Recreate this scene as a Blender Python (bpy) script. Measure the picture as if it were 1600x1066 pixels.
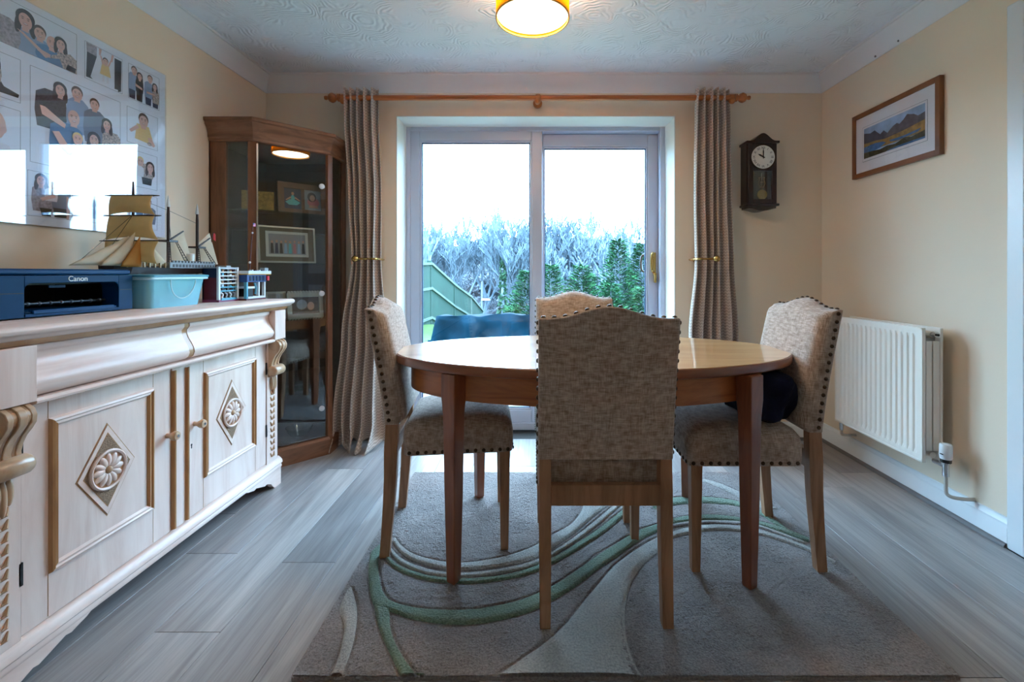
import bpy, math, random
from mathutils import Vector, Matrix
random.seed(7)
PI = math.pi
scn = bpy.context.scene
C = scn.collection
for o in list(bpy.data.objects): bpy.data.objects.remove(o, do_unlink=True)

# ------------------------------------------------------------------ camera, sky, exposure
CAM_Z = 1.093
FPX = 711.0                      # focal length in pixels of a 1600 wide frame (16 mm on 36 mm)
VPX, VPY = 836.0, 428.0
cd = bpy.data.cameras.new('camera'); cam = bpy.data.objects.new('camera', cd); C.objects.link(cam)
cam.location = (0, 0, CAM_Z); cam.rotation_euler = (PI/2, 0, 0)
cd.sensor_width = 36; cd.lens = FPX/1600*36
cd.shift_x = (800-VPX)/1600; cd.shift_y = (VPY-533)/1600
cd.clip_start = .02; cd.clip_end = 300
scn.camera = cam
SKY = 4.6
w = bpy.data.worlds.new('overcast'); scn.world = w; w.use_nodes = True
nt = w.node_tree; bg = nt.nodes['Background']
tc = nt.nodes.new('ShaderNodeTexCoord'); nz = nt.nodes.new('ShaderNodeTexNoise'); rp = nt.nodes.new('ShaderNodeValToRGB')
nz.inputs['Scale'].default_value = 2.2; nz.inputs['Detail'].default_value = 4
nt.links.new(tc.outputs['Generated'], nz.inputs['Vector']); nt.links.new(nz.outputs['Fac'], rp.inputs['Fac'])
rp.color_ramp.elements[0].position = .3; rp.color_ramp.elements[0].color = (.40, .68, 1, 1)
rp.color_ramp.elements[1].position = .7; rp.color_ramp.elements[1].color = (.50, .76, 1, 1)
nt.links.new(rp.outputs['Color'], bg.inputs['Color']); bg.inputs['Strength'].default_value = SKY
vs = scn.view_settings
vs.view_transform = 'Standard'; vs.look = 'None'; vs.exposure = 2.22; vs.gamma = 1.0; vs.use_curve_mapping = False

# ------------------------------------------------------------------ helpers
def S(r, g, b):
    f = lambda c: c/12.92 if c <= .04045 else ((c+.055)/1.055)**2.4
    return (f(r/255), f(g/255), f(b/255), 1)

class MB:
    def __init__(s): s.v = []; s.f = []; s.m = []; s.uv = {}
    def add(s, vs_, fs, mi=0):
        o = len(s.v); s.v += [tuple(p) for p in vs_]; s.f += [[i+o for i in f] for f in fs]; s.m += [mi]*len(fs); return s
    def box(s, x0, x1, y0, y1, z0, z1, mi=0):
        return s.add([(x, y, z) for z in (z0, z1) for y in (y0, y1) for x in (x0, x1)],
                     [(0, 2, 3, 1), (4, 5, 7, 6), (0, 1, 5, 4), (2, 6, 7, 3), (0, 4, 6, 2), (1, 3, 7, 5)], mi)
    def xbox(s, M, sx, sy, sz, mi=0):
        vs_ = [M @ Vector((x*sx/2, y*sy/2, z*sz/2)) for z in (-1, 1) for y in (-1, 1) for x in (-1, 1)]
        return s.add(vs_, [(0, 2, 3, 1), (4, 5, 7, 6), (0, 1, 5, 4), (2, 6, 7, 3), (0, 4, 6, 2), (1, 3, 7, 5)], mi)
    def loft(s, rings, cap=True, closed=True, mi=0):
        n = len(rings[0]); vs_ = [p for r in rings for p in r]; fs = []
        for i in range(len(rings)-1):
            for j in range(n if closed else n-1):
                k = (j+1) % n
                fs.append((i*n+j, i*n+k, (i+1)*n+k, (i+1)*n+j))
        if cap:
            fs.append(tuple(reversed(range(n)))); fs.append(tuple(range((len(rings)-1)*n, len(rings)*n)))
        return s.add(vs_, fs, mi)
    def tube(s, pts, r, n=8, cap=True, mi=0):
        pts = [Vector(p) for p in pts]; rr = r if isinstance(r, (list, tuple)) else [r]*len(pts)
        rings = []; up = None
        for i, p in enumerate(pts):
            d = (pts[min(i+1, len(pts)-1)]-pts[max(i-1, 0)])
            if d.length < 1e-9: d = Vector((0, 0, 1))
            d.normalize()
            if up is None: up = d.orthogonal().normalized()
            else:
                up = up-d*up.dot(d)
                up = up.normalized() if up.length > 1e-6 else d.orthogonal().normalized()
            b = d.cross(up)
            rings.append([p+(up*math.cos(2*PI*k/n)+b*math.sin(2*PI*k/n))*rr[i] for k in range(n)])
        return s.loft(rings, cap, True, mi)
    def lathe(s, prof, n=24, o=(0, 0, 0), ax='z', cap=True, mi=0):
        rings = []
        for r, h in prof:
            ring = []
            for k in range(n):
                c, q = r*math.cos(2*PI*k/n), r*math.sin(2*PI*k/n)
                p = {'z': (c, q, h), 'y': (q, h, c), 'x': (h, c, q)}[ax]
                ring.append((p[0]+o[0], p[1]+o[1], p[2]+o[2]))
            rings.append(ring)
        return s.loft(rings, cap, True, mi)
    def prism(s, poly, a, b, ax='z', mi=0):
        f = {'z': lambda u, v, t: (u, v, t), 'x': lambda u, v, t: (t, u, v), 'y': lambda u, v, t: (u, t, v)}[ax]
        return s.loft([[f(u, v, a) for u, v in poly], [f(u, v, b) for u, v in poly]], True, True, mi)
    def sphere(s, c, r, nu=12, nv=8, sc=(1, 1, 1), mi=0):
        rings = []
        for i in range(nv+1):
            t = PI*(.02+.96*i/nv); 
            rings.append([(c[0]+r*sc[0]*math.sin(t)*math.cos(2*PI*k/nu), c[1]+r*sc[1]*math.sin(t)*math.sin(2*PI*k/nu), c[2]-r*sc[2]*math.cos(t)) for k in range(nu)])
        return s.loft(rings, True, True, mi)
    def grid(s, fn, nu, nv, mi=0, uv=None):
        o = len(s.v); vs_ = []
        for j in range(nv+1):
            for i in range(nu+1):
                u, v = i/nu, j/nv; vs_.append(fn(u, v))
                if uv: s.uv[o+j*(nu+1)+i] = uv(u, v)
        fs = [(j*(nu+1)+i, j*(nu+1)+i+1, (j+1)*(nu+1)+i+1, (j+1)*(nu+1)+i) for j in range(nv) for i in range(nu)]
        return s.add(vs_, fs, mi)
    def mesh(s, name, mats, smooth=None, off=(0, 0, 0)):
        me = bpy.data.meshes.new(name)
        me.from_pydata([(x-off[0], y-off[1], z-off[2]) for x, y, z in s.v], [], s.f)
        for m in (mats if isinstance(mats, (list, tuple)) else [mats]): me.materials.append(m)
        me.polygons.foreach_set('material_index', s.m)
        if s.uv:
            l = me.uv_layers.new(name='UVMap')
            for lp in me.loops: l.data[lp.index].uv = s.uv.get(lp.vertex_index, (0, 0))
        if smooth:
            me.polygons.foreach_set('use_smooth', [True]*len(me.polygons)); me.set_sharp_from_angle(angle=math.radians(smooth))
        me.update(); return me

def link(name, me, parent=None, loc=(0, 0, 0)):
    o = bpy.data.objects.new(name, me); C.objects.link(o); o.location = loc
    if parent is not None: o.parent = parent
    return o
def bevel(o, wd, seg=2):
    m = o.modifiers.new('bevel', 'BEVEL'); m.width = wd; m.segments = seg; m.limit_method = 'ANGLE'; m.angle_limit = math.radians(40); return o
def wloc(p):
    r = Vector((0, 0, 0))
    while p is not None: r = r+p.location; p = p.parent
    return r
def part(name, mb, mat, parent, smooth=40, bev=0, world=True, label=None):
    off = wloc(parent) if world else (0, 0, 0)
    o = link(name, mb.mesh(name, mat, smooth, off), parent)
    if bev: bevel(o, bev)
    if label: o['label'] = label
    return o
def tag(o, label, cat, group=None, kind=None):
    o['label'] = label; o['category'] = cat
    if group: o['group'] = group
    if kind: o['kind'] = kind
    return o
def thing(name, label, cat, loc=(0, 0, 0), rotz=0, group=None):
    o = bpy.data.objects.new(name, None); C.objects.link(o); o.location = loc; o.rotation_euler = (0, 0, rotz); o.empty_display_size = .1
    return tag(o, label, cat, group)
def single(name, mb, mat, label, cat, loc=(0, 0, 0), smooth=40, bev=0, group=None):
    o = link(name, mb.mesh(name, mat, smooth, loc), None, loc)
    if bev: bevel(o, bev)
    return tag(o, label, cat, group)
def struct(name, mb, mat, loc=(0, 0, 0), smooth=30, bev=0, label=None):
    o = link(name, mb.mesh(name, mat, smooth, loc), None, loc); o['kind'] = 'structure'
    if label: o['label'] = label
    if bev: bevel(o, bev)
    return o
def copy_tree(o, parent=None):
    c = o.copy(); C.objects.link(c); c.parent = parent
    for ch in o.children: copy_tree(ch, c)
    return c
def text_mb(txt, size, M, depth=.0008, mi=0, mb=None):
    cu = bpy.data.curves.new('lettering', 'FONT'); cu.body = txt; cu.size = size; cu.extrude = depth; cu.align_x = 'CENTER'; cu.align_y = 'CENTER'
    ob = bpy.data.objects.new('lettering', cu); C.objects.link(ob)
    me = bpy.data.meshes.new_from_object(ob.evaluated_get(bpy.context.evaluated_depsgraph_get()))
    mb = mb or MB(); mb.add([M @ v.co for v in me.vertices], [list(p.vertices) for p in me.polygons], mi)
    bpy.data.objects.remove(ob); bpy.data.curves.remove(cu); bpy.data.meshes.remove(me); return mb
def spline(pts, n=8):
    pts = [Vector(p) for p in pts]; out = []
    for i in range(len(pts)-1):
        p0, p1, p2, p3 = pts[max(i-1, 0)], pts[i], pts[i+1], pts[min(i+2, len(pts)-1)]
        for k in range(n):
            t = k/n
            out.append(.5*((2*p1)+(p2-p0)*t+(2*p0-5*p1+4*p2-p3)*t*t+(3*p1-p0-3*p2+p3)*t**3))
    out.append(pts[-1]); return out
def resample(pts, n):
    L = [0]
    for a, b in zip(pts, pts[1:]): L.append(L[-1]+(b-a).length)
    out = []; j = 0
    for k in range(n):
        t = L[-1]*k/(n-1)
        while j < len(pts)-2 and L[j+1] < t: j += 1
        q = (t-L[j])/max(L[j+1]-L[j], 1e-9); out.append(pts[j].lerp(pts[j+1], min(max(q, 0), 1)))
    return out

# ------------------------------------------------------------------ materials
def newmat(name):
    m = bpy.data.materials.new(name); m.use_nodes = True
    return m, m.node_tree, m.node_tree.nodes['Principled BSDF']
def N(t, typ, **kw):
    n = t.nodes.new('ShaderNode'+typ)
    for k, v in kw.items():
        if k.startswith('i_'): n.inputs[k[2:].replace('_', ' ')].default_value = v
        else: setattr(n, k, v)
    return n
def mapping(t, scale, src='Object', rnd=False):
    tcn = N(t, 'TexCoord'); mp = N(t, 'Mapping'); mp.inputs['Scale'].default_value = scale
    t.links.new(tcn.outputs[src], mp.inputs['Vector'])
    if rnd:
        oi = N(t, 'ObjectInfo'); mu = N(t, 'VectorMath', operation='SCALE'); mu.inputs[0].default_value = (13.7, 31.1, 7.3)
        t.links.new(oi.outputs['Random'], mu.inputs['Scale']); t.links.new(mu.outputs['Vector'], mp.inputs['Location'])
    return mp
def ramp(t, src, stops):
    r = N(t, 'ValToRGB'); e = r.color_ramp.elements
    e[0].position, e[0].color = stops[0]; e[1].position, e[1].color = stops[-1]
    for p, c in stops[1:-1]:
        q = e.new(p); q.color = c
    t.links.new(src, r.inputs['Fac']); return r
def bumpn(t, b, src, strength, dist):
    bp = N(t, 'Bump'); bp.inputs['Strength'].default_value = strength; bp.inputs['Distance'].default_value = dist
    t.links.new(src, bp.inputs['Height']); t.links.new(bp.outputs['Normal'], b.inputs['Normal']); return bp
def plain(name, col, rough=.5, metal=0, coat=0, var=0, vs_=8, bump=0, bs=60, bd=.002, spec=.5, trans=0):
    m, t, b = newmat(name); b.inputs['Base Color'].default_value = col; b.inputs['Roughness'].default_value = rough
    b.inputs['Metallic'].default_value = metal; b.inputs['Coat Weight'].default_value = coat; b.inputs['Coat Roughness'].default_value = .05
    b.inputs['Specular IOR Level'].default_value = spec
    if var:
        mp = mapping(t, (vs_,)*3); nz_ = N(t, 'TexNoise', i_Scale=1.0, i_Detail=5.0); t.links.new(mp.outputs[0], nz_.inputs['Vector'])
        lo = tuple(c*(1-var) for c in col[:3])+(1,); hi = tuple(min(1, c*(1+var)) for c in col[:3])+(1,)
        r = ramp(t, nz_.outputs['Fac'], [(.3, lo), (.7, hi)]); t.links.new(r.outputs['Color'], b.inputs['Base Color'])
    if bump:
        mp = mapping(t, (bs,)*3); n2 = N(t, 'TexNoise', i_Scale=1.0, i_Detail=3.0); t.links.new(mp.outputs[0], n2.inputs['Vector'])
        bumpn(t, b, n2.outputs['Fac'], bump, bd)
    if trans: b.inputs['Transmission Weight'].default_value = trans
    return m
def wood(name, c1, c2, scale, rough=.45, coat=0, c3=None, bump=.15, rnd=False, ring=1.0):
    m, t, b = newmat(name)
    mp = mapping(t, scale, rnd=rnd); n1 = N(t, 'TexNoise', i_Scale=1.0, i_Detail=8.0, i_Roughness=.62, i_Distortion=ring); t.links.new(mp.outputs[0], n1.inputs['Vector'])
    st = [(.28, c1), (.55, c2)] + ([(.78, c3)] if c3 else [])
    r = ramp(t, n1.outputs['Fac'], st); t.links.new(r.outputs['Color'], b.inputs['Base Color'])
    b.inputs['Roughness'].default_value = rough; b.inputs['Coat Weight'].default_value = coat; b.inputs['Coat Roughness'].default_value = .07
    if bump: bumpn(t, b, n1.outputs['Fac'], bump, .002)
    return m
def glass(name, tint=(1, 1, 1, 1), f0=.045, rough=0.0):
    m = bpy.data.materials.new(name); m.use_nodes = True; t = m.node_tree; t.nodes.clear()
    out = N(t, 'OutputMaterial'); mx = N(t, 'MixShader'); tr = N(t, 'BsdfTransparent'); gl = N(t, 'BsdfGlossy'); gl.inputs['Roughness'].default_value = rough
    tr.inputs['Color'].default_value = tint; ge = N(t, 'NewGeometry')
    d = N(t, 'VectorMath', operation='DOT_PRODUCT'); t.links.new(ge.outputs['Normal'], d.inputs[0]); t.links.new(ge.outputs['Incoming'], d.inputs[1])
    a = N(t, 'Math', operation='ABSOLUTE'); t.links.new(d.outputs['Value'], a.inputs[0])
    o = N(t, 'Math', operation='SUBTRACT'); o.inputs[0].default_value = 1; t.links.new(a.outputs[0], o.inputs[1])
    p = N(t, 'Math', operation='POWER'); t.links.new(o.outputs[0], p.inputs[0]); p.inputs[1].default_value = 5
    q = N(t, 'Math', operation='MULTIPLY_ADD'); t.links.new(p.outputs[0], q.inputs[0]); q.inputs[1].default_value = 1-f0; q.inputs[2].default_value = f0
    t.links.new(q.outputs[0], mx.inputs['Fac']); t.links.new(tr.outputs[0], mx.inputs[1]); t.links.new(gl.outputs[0], mx.inputs[2]); t.links.new(mx.outputs[0], out.inputs['Surface'])
    return m
def linen(name, ca, cb, sc=260):
    m, t, b = newmat(name); outs = []
    for s_ in ((sc, sc*.09, sc*.09), (sc*.09, sc, sc*.09), (sc*.09, sc*.09, sc)):
        mp = mapping(t, s_); n1 = N(t, 'TexNoise', i_Scale=1.0, i_Detail=2.0); t.links.new(mp.outputs[0], n1.inputs['Vector']); outs.append(n1.outputs['Fac'])
    a1 = N(t, 'Math', operation='ADD'); t.links.new(outs[0], a1.inputs[0]); t.links.new(outs[1], a1.inputs[1])
    a2 = N(t, 'Math', operation='ADD'); t.links.new(a1.outputs[0], a2.inputs[0]); t.links.new(outs[2], a2.inputs[1])
    d3 = N(t, 'Math', operation='DIVIDE'); t.links.new(a2.outputs[0], d3.inputs[0]); d3.inputs[1].default_value = 3
    r = ramp(t, d3.outputs[0], [(.38, ca), (.62, cb)]); t.links.new(r.outputs['Color'], b.inputs['Base Color'])
    b.inputs['Roughness'].default_value = .9; b.inputs['Sheen Weight'].default_value = .25; b.inputs['Specular IOR Level'].default_value = .2
    bumpn(t, b, d3.outputs[0], .5, .002); return m
def emit(name, col, st):
    m, t, b = newmat(name); b.inputs['Base Color'].default_value = (0, 0, 0, 1); b.inputs['Emission Color'].default_value = col; b.inputs['Emission Strength'].default_value = st; return m

# wall paint, cream
WALL = plain('cream_paint', S(236, 217, 194), .75, var=.03, vs_=1.2, bump=.06, bs=90, bd=.003)
WHITE = plain('white_gloss_paint', S(228, 230, 232), .3)
COVE = plain('coving_paint', S(232, 232, 236), .7, bump=.03, bs=40)
UPVC = plain('white_upvc', S(192, 199, 218), .32)
REVEAL = plain('reveal_plaster', S(232, 232, 228), .7)
def artex():
    m, t, b = newmat('swirled_plaster'); b.inputs['Base Color'].default_value = S(234, 240, 250); b.inputs['Roughness'].default_value = .7
    tcn = N(t, 'TexCoord'); nzv = N(t, 'TexNoise', i_Scale=3.0, i_Detail=1.0); t.links.new(tcn.outputs['Object'], nzv.inputs['Vector'])
    mixv = N(t, 'VectorMath', operation='MULTIPLY_ADD'); t.links.new(nzv.outputs['Color'], mixv.inputs[0]); mixv.inputs[1].default_value = (.22, .22, 0); t.links.new(tcn.outputs['Object'], mixv.inputs[2])
    vo = N(t, 'TexVoronoi', i_Scale=4.6); t.links.new(mixv.outputs[0], vo.inputs['Vector'])
    n2 = N(t, 'TexNoise', i_Scale=7.0, i_Detail=2.0); t.links.new(tcn.outputs['Object'], n2.inputs['Vector'])
    ad = N(t, 'Math', operation='MULTIPLY_ADD'); t.links.new(n2.outputs['Fac'], ad.inputs[0]); ad.inputs[1].default_value = .5; t.links.new(vo.outputs['Distance'], ad.inputs[2])
    sn = N(t, 'Math', operation='MULTIPLY'); t.links.new(ad.outputs[0], sn.inputs[0]); sn.inputs[1].default_value = 72
    si = N(t, 'Math', operation='SINE'); t.links.new(sn.outputs[0], si.inputs[0])
    n3 = N(t, 'TexNoise', i_Scale=9.0, i_Detail=3.0); t.links.new(tcn.outputs['Object'], n3.inputs['Vector'])
    gt = ramp(t, n3.outputs['Fac'], [(.42, (0, 0, 0, 1)), (.62, (1, 1, 1, 1))])
    mu = N(t, 'Math', operation='MULTIPLY'); t.links.new(si.outputs[0], mu.inputs[0]); t.links.new(gt.outputs['Color'], mu.inputs[1])
    bumpn(t, b, mu.outputs[0], .5, .006); return m
ARTEX = artex()
def laminate():
    m, t, b = newmat('grey_oak_laminate')
    mp = mapping(t, (13, .9, 1), rnd=True); n1 = N(t, 'TexNoise', i_Scale=1.0, i_Detail=8.0, i_Roughness=.6, i_Distortion=1.6); t.links.new(mp.outputs[0], n1.inputs['Vector'])
    mp2 = mapping(t, (5, .6, 1), rnd=True); n2 = N(t, 'TexNoise', i_Scale=1.0, i_Detail=3.0, i_Distortion=1.0); t.links.new(mp2.outputs[0], n2.inputs['Vector'])
    mp3 = mapping(t, (160, 5, 1), rnd=True); n3 = N(t, 'TexNoise', i_Scale=1.0, i_Detail=2.0); t.links.new(mp3.outputs[0], n3.inputs['Vector'])
    r1 = ramp(t, n1.outputs['Fac'], [(.25, S(142, 134, 132)), (.48, S(174, 166, 163)), (.75, S(196, 188, 184))])
    r2 = ramp(t, n2.outputs['Fac'], [(.3, (.7, .69, .7, 1)), (.65, (1, 1, 1, 1))])
    mx = N(t, 'Mix', data_type='RGBA', blend_type='MULTIPLY'); mx.inputs['Factor'].default_value = .8; t.links.new(r1.outputs['Color'], mx.inputs['A']); t.links.new(r2.outputs['Color'], mx.inputs['B'])
    oi = N(t, 'ObjectInfo'); r3 = ramp(t, oi.outputs['Random'], [(0, (.72, .72, .74, 1)), (1, (1.12, 1.1, 1.08, 1))])
    my = N(t, 'Mix', data_type='RGBA', blend_type='MULTIPLY'); my.inputs['Factor'].default_value = 1; t.links.new(mx.outputs['Result'], my.inputs['A']); t.links.new(r3.outputs['Color'], my.inputs['B'])
    r4 = ramp(t, n3.outputs['Fac'], [(.35, (.86, .86, .86, 1)), (.6, (1, 1, 1, 1))])
    mz = N(t, 'Mix', data_type='RGBA', blend_type='MULTIPLY'); mz.inputs['Factor'].default_value = 1; t.links.new(my.outputs['Result'], mz.inputs['A']); t.links.new(r4.outputs['Color'], mz.inputs['B'])
    t.links.new(mz.outputs['Result'], b.inputs['Base Color']); b.inputs['Roughness'].default_value = .32
    bumpn(t, b, n3.outputs['Fac'], .12, .001); return m
LAM = laminate()
GLASS = glass('window_glass', (.95, .985, .99, 1), .04)
CABGLASS = glass('cabinet_glass', (.86, .9, .9, 1), .07)
ACRYL = glass('acrylic_cover', (.97, .98, 1, 1), .10)
CLEAR = glass('clear_glassware', (.9, .95, .95, 1), .10, .02)
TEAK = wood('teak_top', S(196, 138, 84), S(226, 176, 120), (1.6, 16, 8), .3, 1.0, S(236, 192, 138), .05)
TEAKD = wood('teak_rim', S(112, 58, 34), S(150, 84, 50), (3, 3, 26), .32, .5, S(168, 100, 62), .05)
OAKLEG = wood('chair_leg_oak', S(136, 94, 66), S(170, 124, 92), (26, 26, 3), .5, 0, S(186, 140, 108))
LINEN = linen('oatmeal_linen', S(140, 114, 97), S(206, 184, 169), 420)
STUD = plain('antique_brass', S(74, 56, 42), .32, .85)
BRASS = plain('polished_brass', S(190, 150, 84), .25, .9)
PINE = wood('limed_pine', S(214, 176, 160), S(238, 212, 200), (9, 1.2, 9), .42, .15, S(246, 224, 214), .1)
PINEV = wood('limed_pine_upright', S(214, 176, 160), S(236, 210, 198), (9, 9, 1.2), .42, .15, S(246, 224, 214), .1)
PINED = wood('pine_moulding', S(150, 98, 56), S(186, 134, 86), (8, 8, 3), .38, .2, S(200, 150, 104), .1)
PINEC = wood('carved_pine', S(170, 128, 94), S(204, 166, 132), (14, 14, 6), .35, .3, S(216, 184, 154), .1)
STIP = plain('stippled_ground', S(150, 118, 92), .7, var=.4, vs_=250, bump=1, bs=350, bd=.004)
DARKGAP = plain('dark_recess', S(40, 28, 20), .8)
CABW = wood('brown_oak', S(96, 58, 36), S(134, 86, 58), (20, 20, 2), .42, .1, S(150, 100, 70))
CABWH = wood('brown_oak_horizontal', S(96, 60, 40), S(138, 92, 66), (4, 4, 26), .42, .1, S(152, 106, 78))
CHROME = plain('chrome', S(210, 212, 216), .15, 1)
BLACK = plain('black_plastic', S(16, 16, 18), .4)
RUGB = None
def pile(name, ca, cb):
    m, t, b = newmat(name)
    mp = mapping(t, (150, 150, 150)); n1 = N(t, 'TexNoise', i_Scale=1.0, i_Detail=4.0, i_Roughness=.7); t.links.new(mp.outputs[0], n1.inputs['Vector'])
    mp2 = mapping(t, (9, 9, 9)); n2 = N(t, 'TexNoise', i_Scale=1.0, i_Detail=4.0); t.links.new(mp2.outputs[0], n2.inputs['Vector'])
    ad = N(t, 'Math', operation='MULTIPLY_ADD'); t.links.new(n2.outputs['Fac'], ad.inputs[0]); ad.inputs[1].default_value = .35; t.links.new(n1.outputs['Fac'], ad.inputs[2])
    r = ramp(t, ad.outputs[0], [(.45, ca), (.9, cb)]); t.links.new(r.outputs['Color'], b.inputs['Base Color'])
    b.inputs['Roughness'].default_value = 1; b.inputs['Sheen Weight'].default_value = .4; b.inputs['Specular IOR Level'].default_value = .1
    bumpn(t, b, ad.outputs[0], 1.0, .012); return m

# ------------------------------------------------------------------ room shell
XL, XR, YB, YR, ZC = -1.78, 1.897, 3.01, -4.6, 2.40
DX0, DX1, DZ = -.914, .923, 2.134            # patio opening
T = .24
fl = struct('floor', MB().box(XL-.2, XR+.2, YR-.2, YB+.23, -.14, -.012), plain('screed', S(60, 56, 54), .9), label='grey oak laminate floor')
PW = .2025
ends = {-4: [.2, 1.39, 2.62], -3: [.75, 2.0], -2: [-.1, 1.05, 2.072], -1: [.55, 1.778, 2.9], 0: [.1, 1.388, 2.55], 1: [.5, 1.723, 2.9], 2: [.0, 1.2, 2.4]}
rng = random.Random(3)
for k in range(-5, 15):
    x0 = -.96+PW*(k-1); x1 = x0+PW
    a, b = max(x0, XL), min(x1, XR)
    if b-a < .01: continue
    es = ends.get(k)
    if k == 12: es = [-.2, 1.02, 2.22]
    if k == 13: es = [.0, 1.266, 2.333]
    if k == 14: es = [.3, 1.266, 2.5]
    if es is None:
        q = rng.uniform(-.3, .9); es = [q, q+1.22, q+2.44]
    ys = [YR]+[e for e in es if e < YB-.1]+[YB]
    while ys[1]-ys[0] > 1.4: ys.insert(1, ys[1]-1.22)
    for y0, y1 in zip(ys, ys[1:]):
        g = .0009
        o = part('floor_plank', MB().box(a+g, b-g, y0+g, y1-g, -.012, 0), LAM, fl, smooth=None); bevel(o, .0006, 1)
        # own origin so that each plank has its own grain
        c = Vector(((a+b)/2, (y0+y1)/2, 0))
        o.data.transform(Matrix.Translation(-c)); o.location = c
struct('ceiling', MB().box(XL-.2, XR+.2, YR-.2, YB+.23, ZC, ZC+.15), ARTEX)
struct('wall_left', MB().box(XL-T, XL, YR-T, YB+T, 0, ZC), WALL)
# right wall with a door opening nearer the camera
DY0, DY1, DH = .95, 1.745, 2.09
WY0, WY1, WZ0, WZ1 = -3.6, -2.8, 1.1, 2.0
wr = MB(); wr.box(XR, XR+T, DY1, YB+T, 0, ZC); wr.box(XR, XR+T, YR-T, WY0, 0, ZC); wr.box(XR, XR+T, WY1, DY0, 0, ZC); wr.box(XR, XR+T, WY0, WY1, 0, WZ0); wr.box(XR, XR+T, WY0, WY1, WZ1, ZC); wr.box(XR, XR+T, DY0, DY1, DH, ZC)
struct('wall_right', wr, WALL)
wb = MB(); wb.box(XL, DX0, YB, YB+T, 0, ZC); wb.box(DX1, XR, YB, YB+T, 0, ZC); wb.box(DX0, DX1, YB, YB+T, DZ, ZC)
struct('wall_back', wb, WALL)
struct('wall_rear', MB().box(XL, XR, YR-T, YR, 0, ZC), WALL)
w1 = struct('fill_window_1', MB().box(XR+.1, XR+.16, WY0, WY1, WZ0, WZ0+.06).box(XR+.1, XR+.16, WY0, WY1, WZ1-.06, WZ1).box(XR+.1, XR+.16, WY0, WY0+.06, WZ0, WZ1).box(XR+.1, XR+.16, WY1-.06, WY1, WZ0, WZ1).box(XR+.1, XR+.16, (WY0+WY1)/2-.04, (WY0+WY1)/2+.04, WZ0, WZ1), UPVC, label='white casement window added behind the camera for fill light')  # unseen window, added to let soft fill light into the room
for a, b in ((WY0+.06, (WY0+WY1)/2-.04), ((WY0+WY1)/2+.04, WY1-.06)):
    part('pane', MB().box(XR+.125, XR+.13, a, b, WZ0+.06, WZ1-.06), GLASS, w1, smooth=None)
part('fill_window_sill', MB().box(XR-.06, XR+.1, WY0-.05, WY1+.05, WZ0-.03, WZ0), WHITE, w1)
# plaster reveal lining of the patio door
rv = MB(); RY1 = YB+.17
rv.add([(DX0, YB, 0), (DX0+.012, RY1, 0), (DX0+.012, RY1, DZ-.012), (DX0, YB, DZ)], [(0, 1, 2, 3)])
rv.add([(DX1, YB, 0), (DX1-.012, RY1, 0), (DX1-.012, RY1, DZ-.012), (DX1, YB, DZ)], [(3, 2, 1, 0)])
rv.add([(DX0, YB, DZ), (DX1, YB, DZ), (DX1-.012, RY1, DZ-.012), (DX0+.012, RY1, DZ-.012)], [(0, 1, 2, 3)])
rv.box(DX0-.004, DX0+.002, YB-.003, YB+.003, 0, DZ+.004).box(DX1-.002, DX1+.004, YB-.003, YB+.003, 0, DZ+.004).box(DX0-.004, DX1+.004, YB-.003, YB+.003, DZ-.002, DZ+.004)
struct('trim_1', rv, REVEAL, smooth=None, label='white plaster reveal around the patio door')
# coving
D, H = .062, .113
prof = [(0, -H), (.006, -H), (.012, -H+.012), (.022, -.07), (.036, -.04), (.05, -.02), (.052, -.012), (D, -.012), (D, 0), (0, 0)]
def coving(name, axis):
    mb = MB(); ring = lambda t, f: [f(d, z, t) for d, z in prof]
    if axis == 'L': mb.loft([[(XL+d, y(d), ZC+z) for d, z in prof] for y in (lambda d: YR, lambda d: YB-d)])
    if axis == 'R': mb.loft([[(XR-d, y(d), ZC+z) for d, z in prof] for y in (lambda d: YR, lambda d: YB-d)])
    if axis == 'B': mb.loft([[(x(d), YB-d, ZC+z) for d, z in prof] for x in (lambda d: XL+d, lambda d: XR-d)])
    return struct(name, mb, COVE, label='white plaster coving under the ceiling')
coving('trim_2', 'L'); coving('trim_3', 'B'); cr = coving('trim_4', 'R')
for yy, zz in ((2.52, 2.298), (2.36, 2.302), (2.0, 2.304), (1.83, 2.31)):
    part('nail_mark', MB().sphere((XR-.012, yy, zz), .006, 8, 4), plain('nail_mark_grey', S(120, 116, 120), .8), cr)
# skirting
sp = [(0, 0), (.018, 0), (.018, .075), (.014, .083), (.014, .092), (.008, .1), (.006, .112), (0, .115)]
def skirt(name, a, b, side):
    f = {'R': lambda d, z, t: (XR-d, t, z), 'L': lambda d, z, t: (XL+d, t, z), 'B': lambda d, z, t: (t, YB-d, z), 'Q': lambda d, z, t: (t, YR+d, z)}[side]
    bead = [(.018, 0), (.03, 0), (.03, .008), (.024, .016), (.018, .018)]
    o = struct(name, MB().loft([[f(d, z, t) for d, z in sp] for t in (a, b)]), WHITE)
    part('floor_bead', MB().loft([[f(d, z, t) for d, z in bead] for t in (a, b)]), plain('grey_bead', S(112, 106, 106), .5), o)
skirt('baseboard_right', 1.813, YB, 'R'); skirt('baseboard_left', YR, YB, 'L'); skirt('baseboard_back', DX1+.03, XR, 'B'); skirt('baseboard_corner', XL, DX0-.03, 'B')
skirt('baseboard_rear', XL, XR, 'Q'); skirt('baseboard_near', YR, DY0-.07, 'R')
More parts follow.
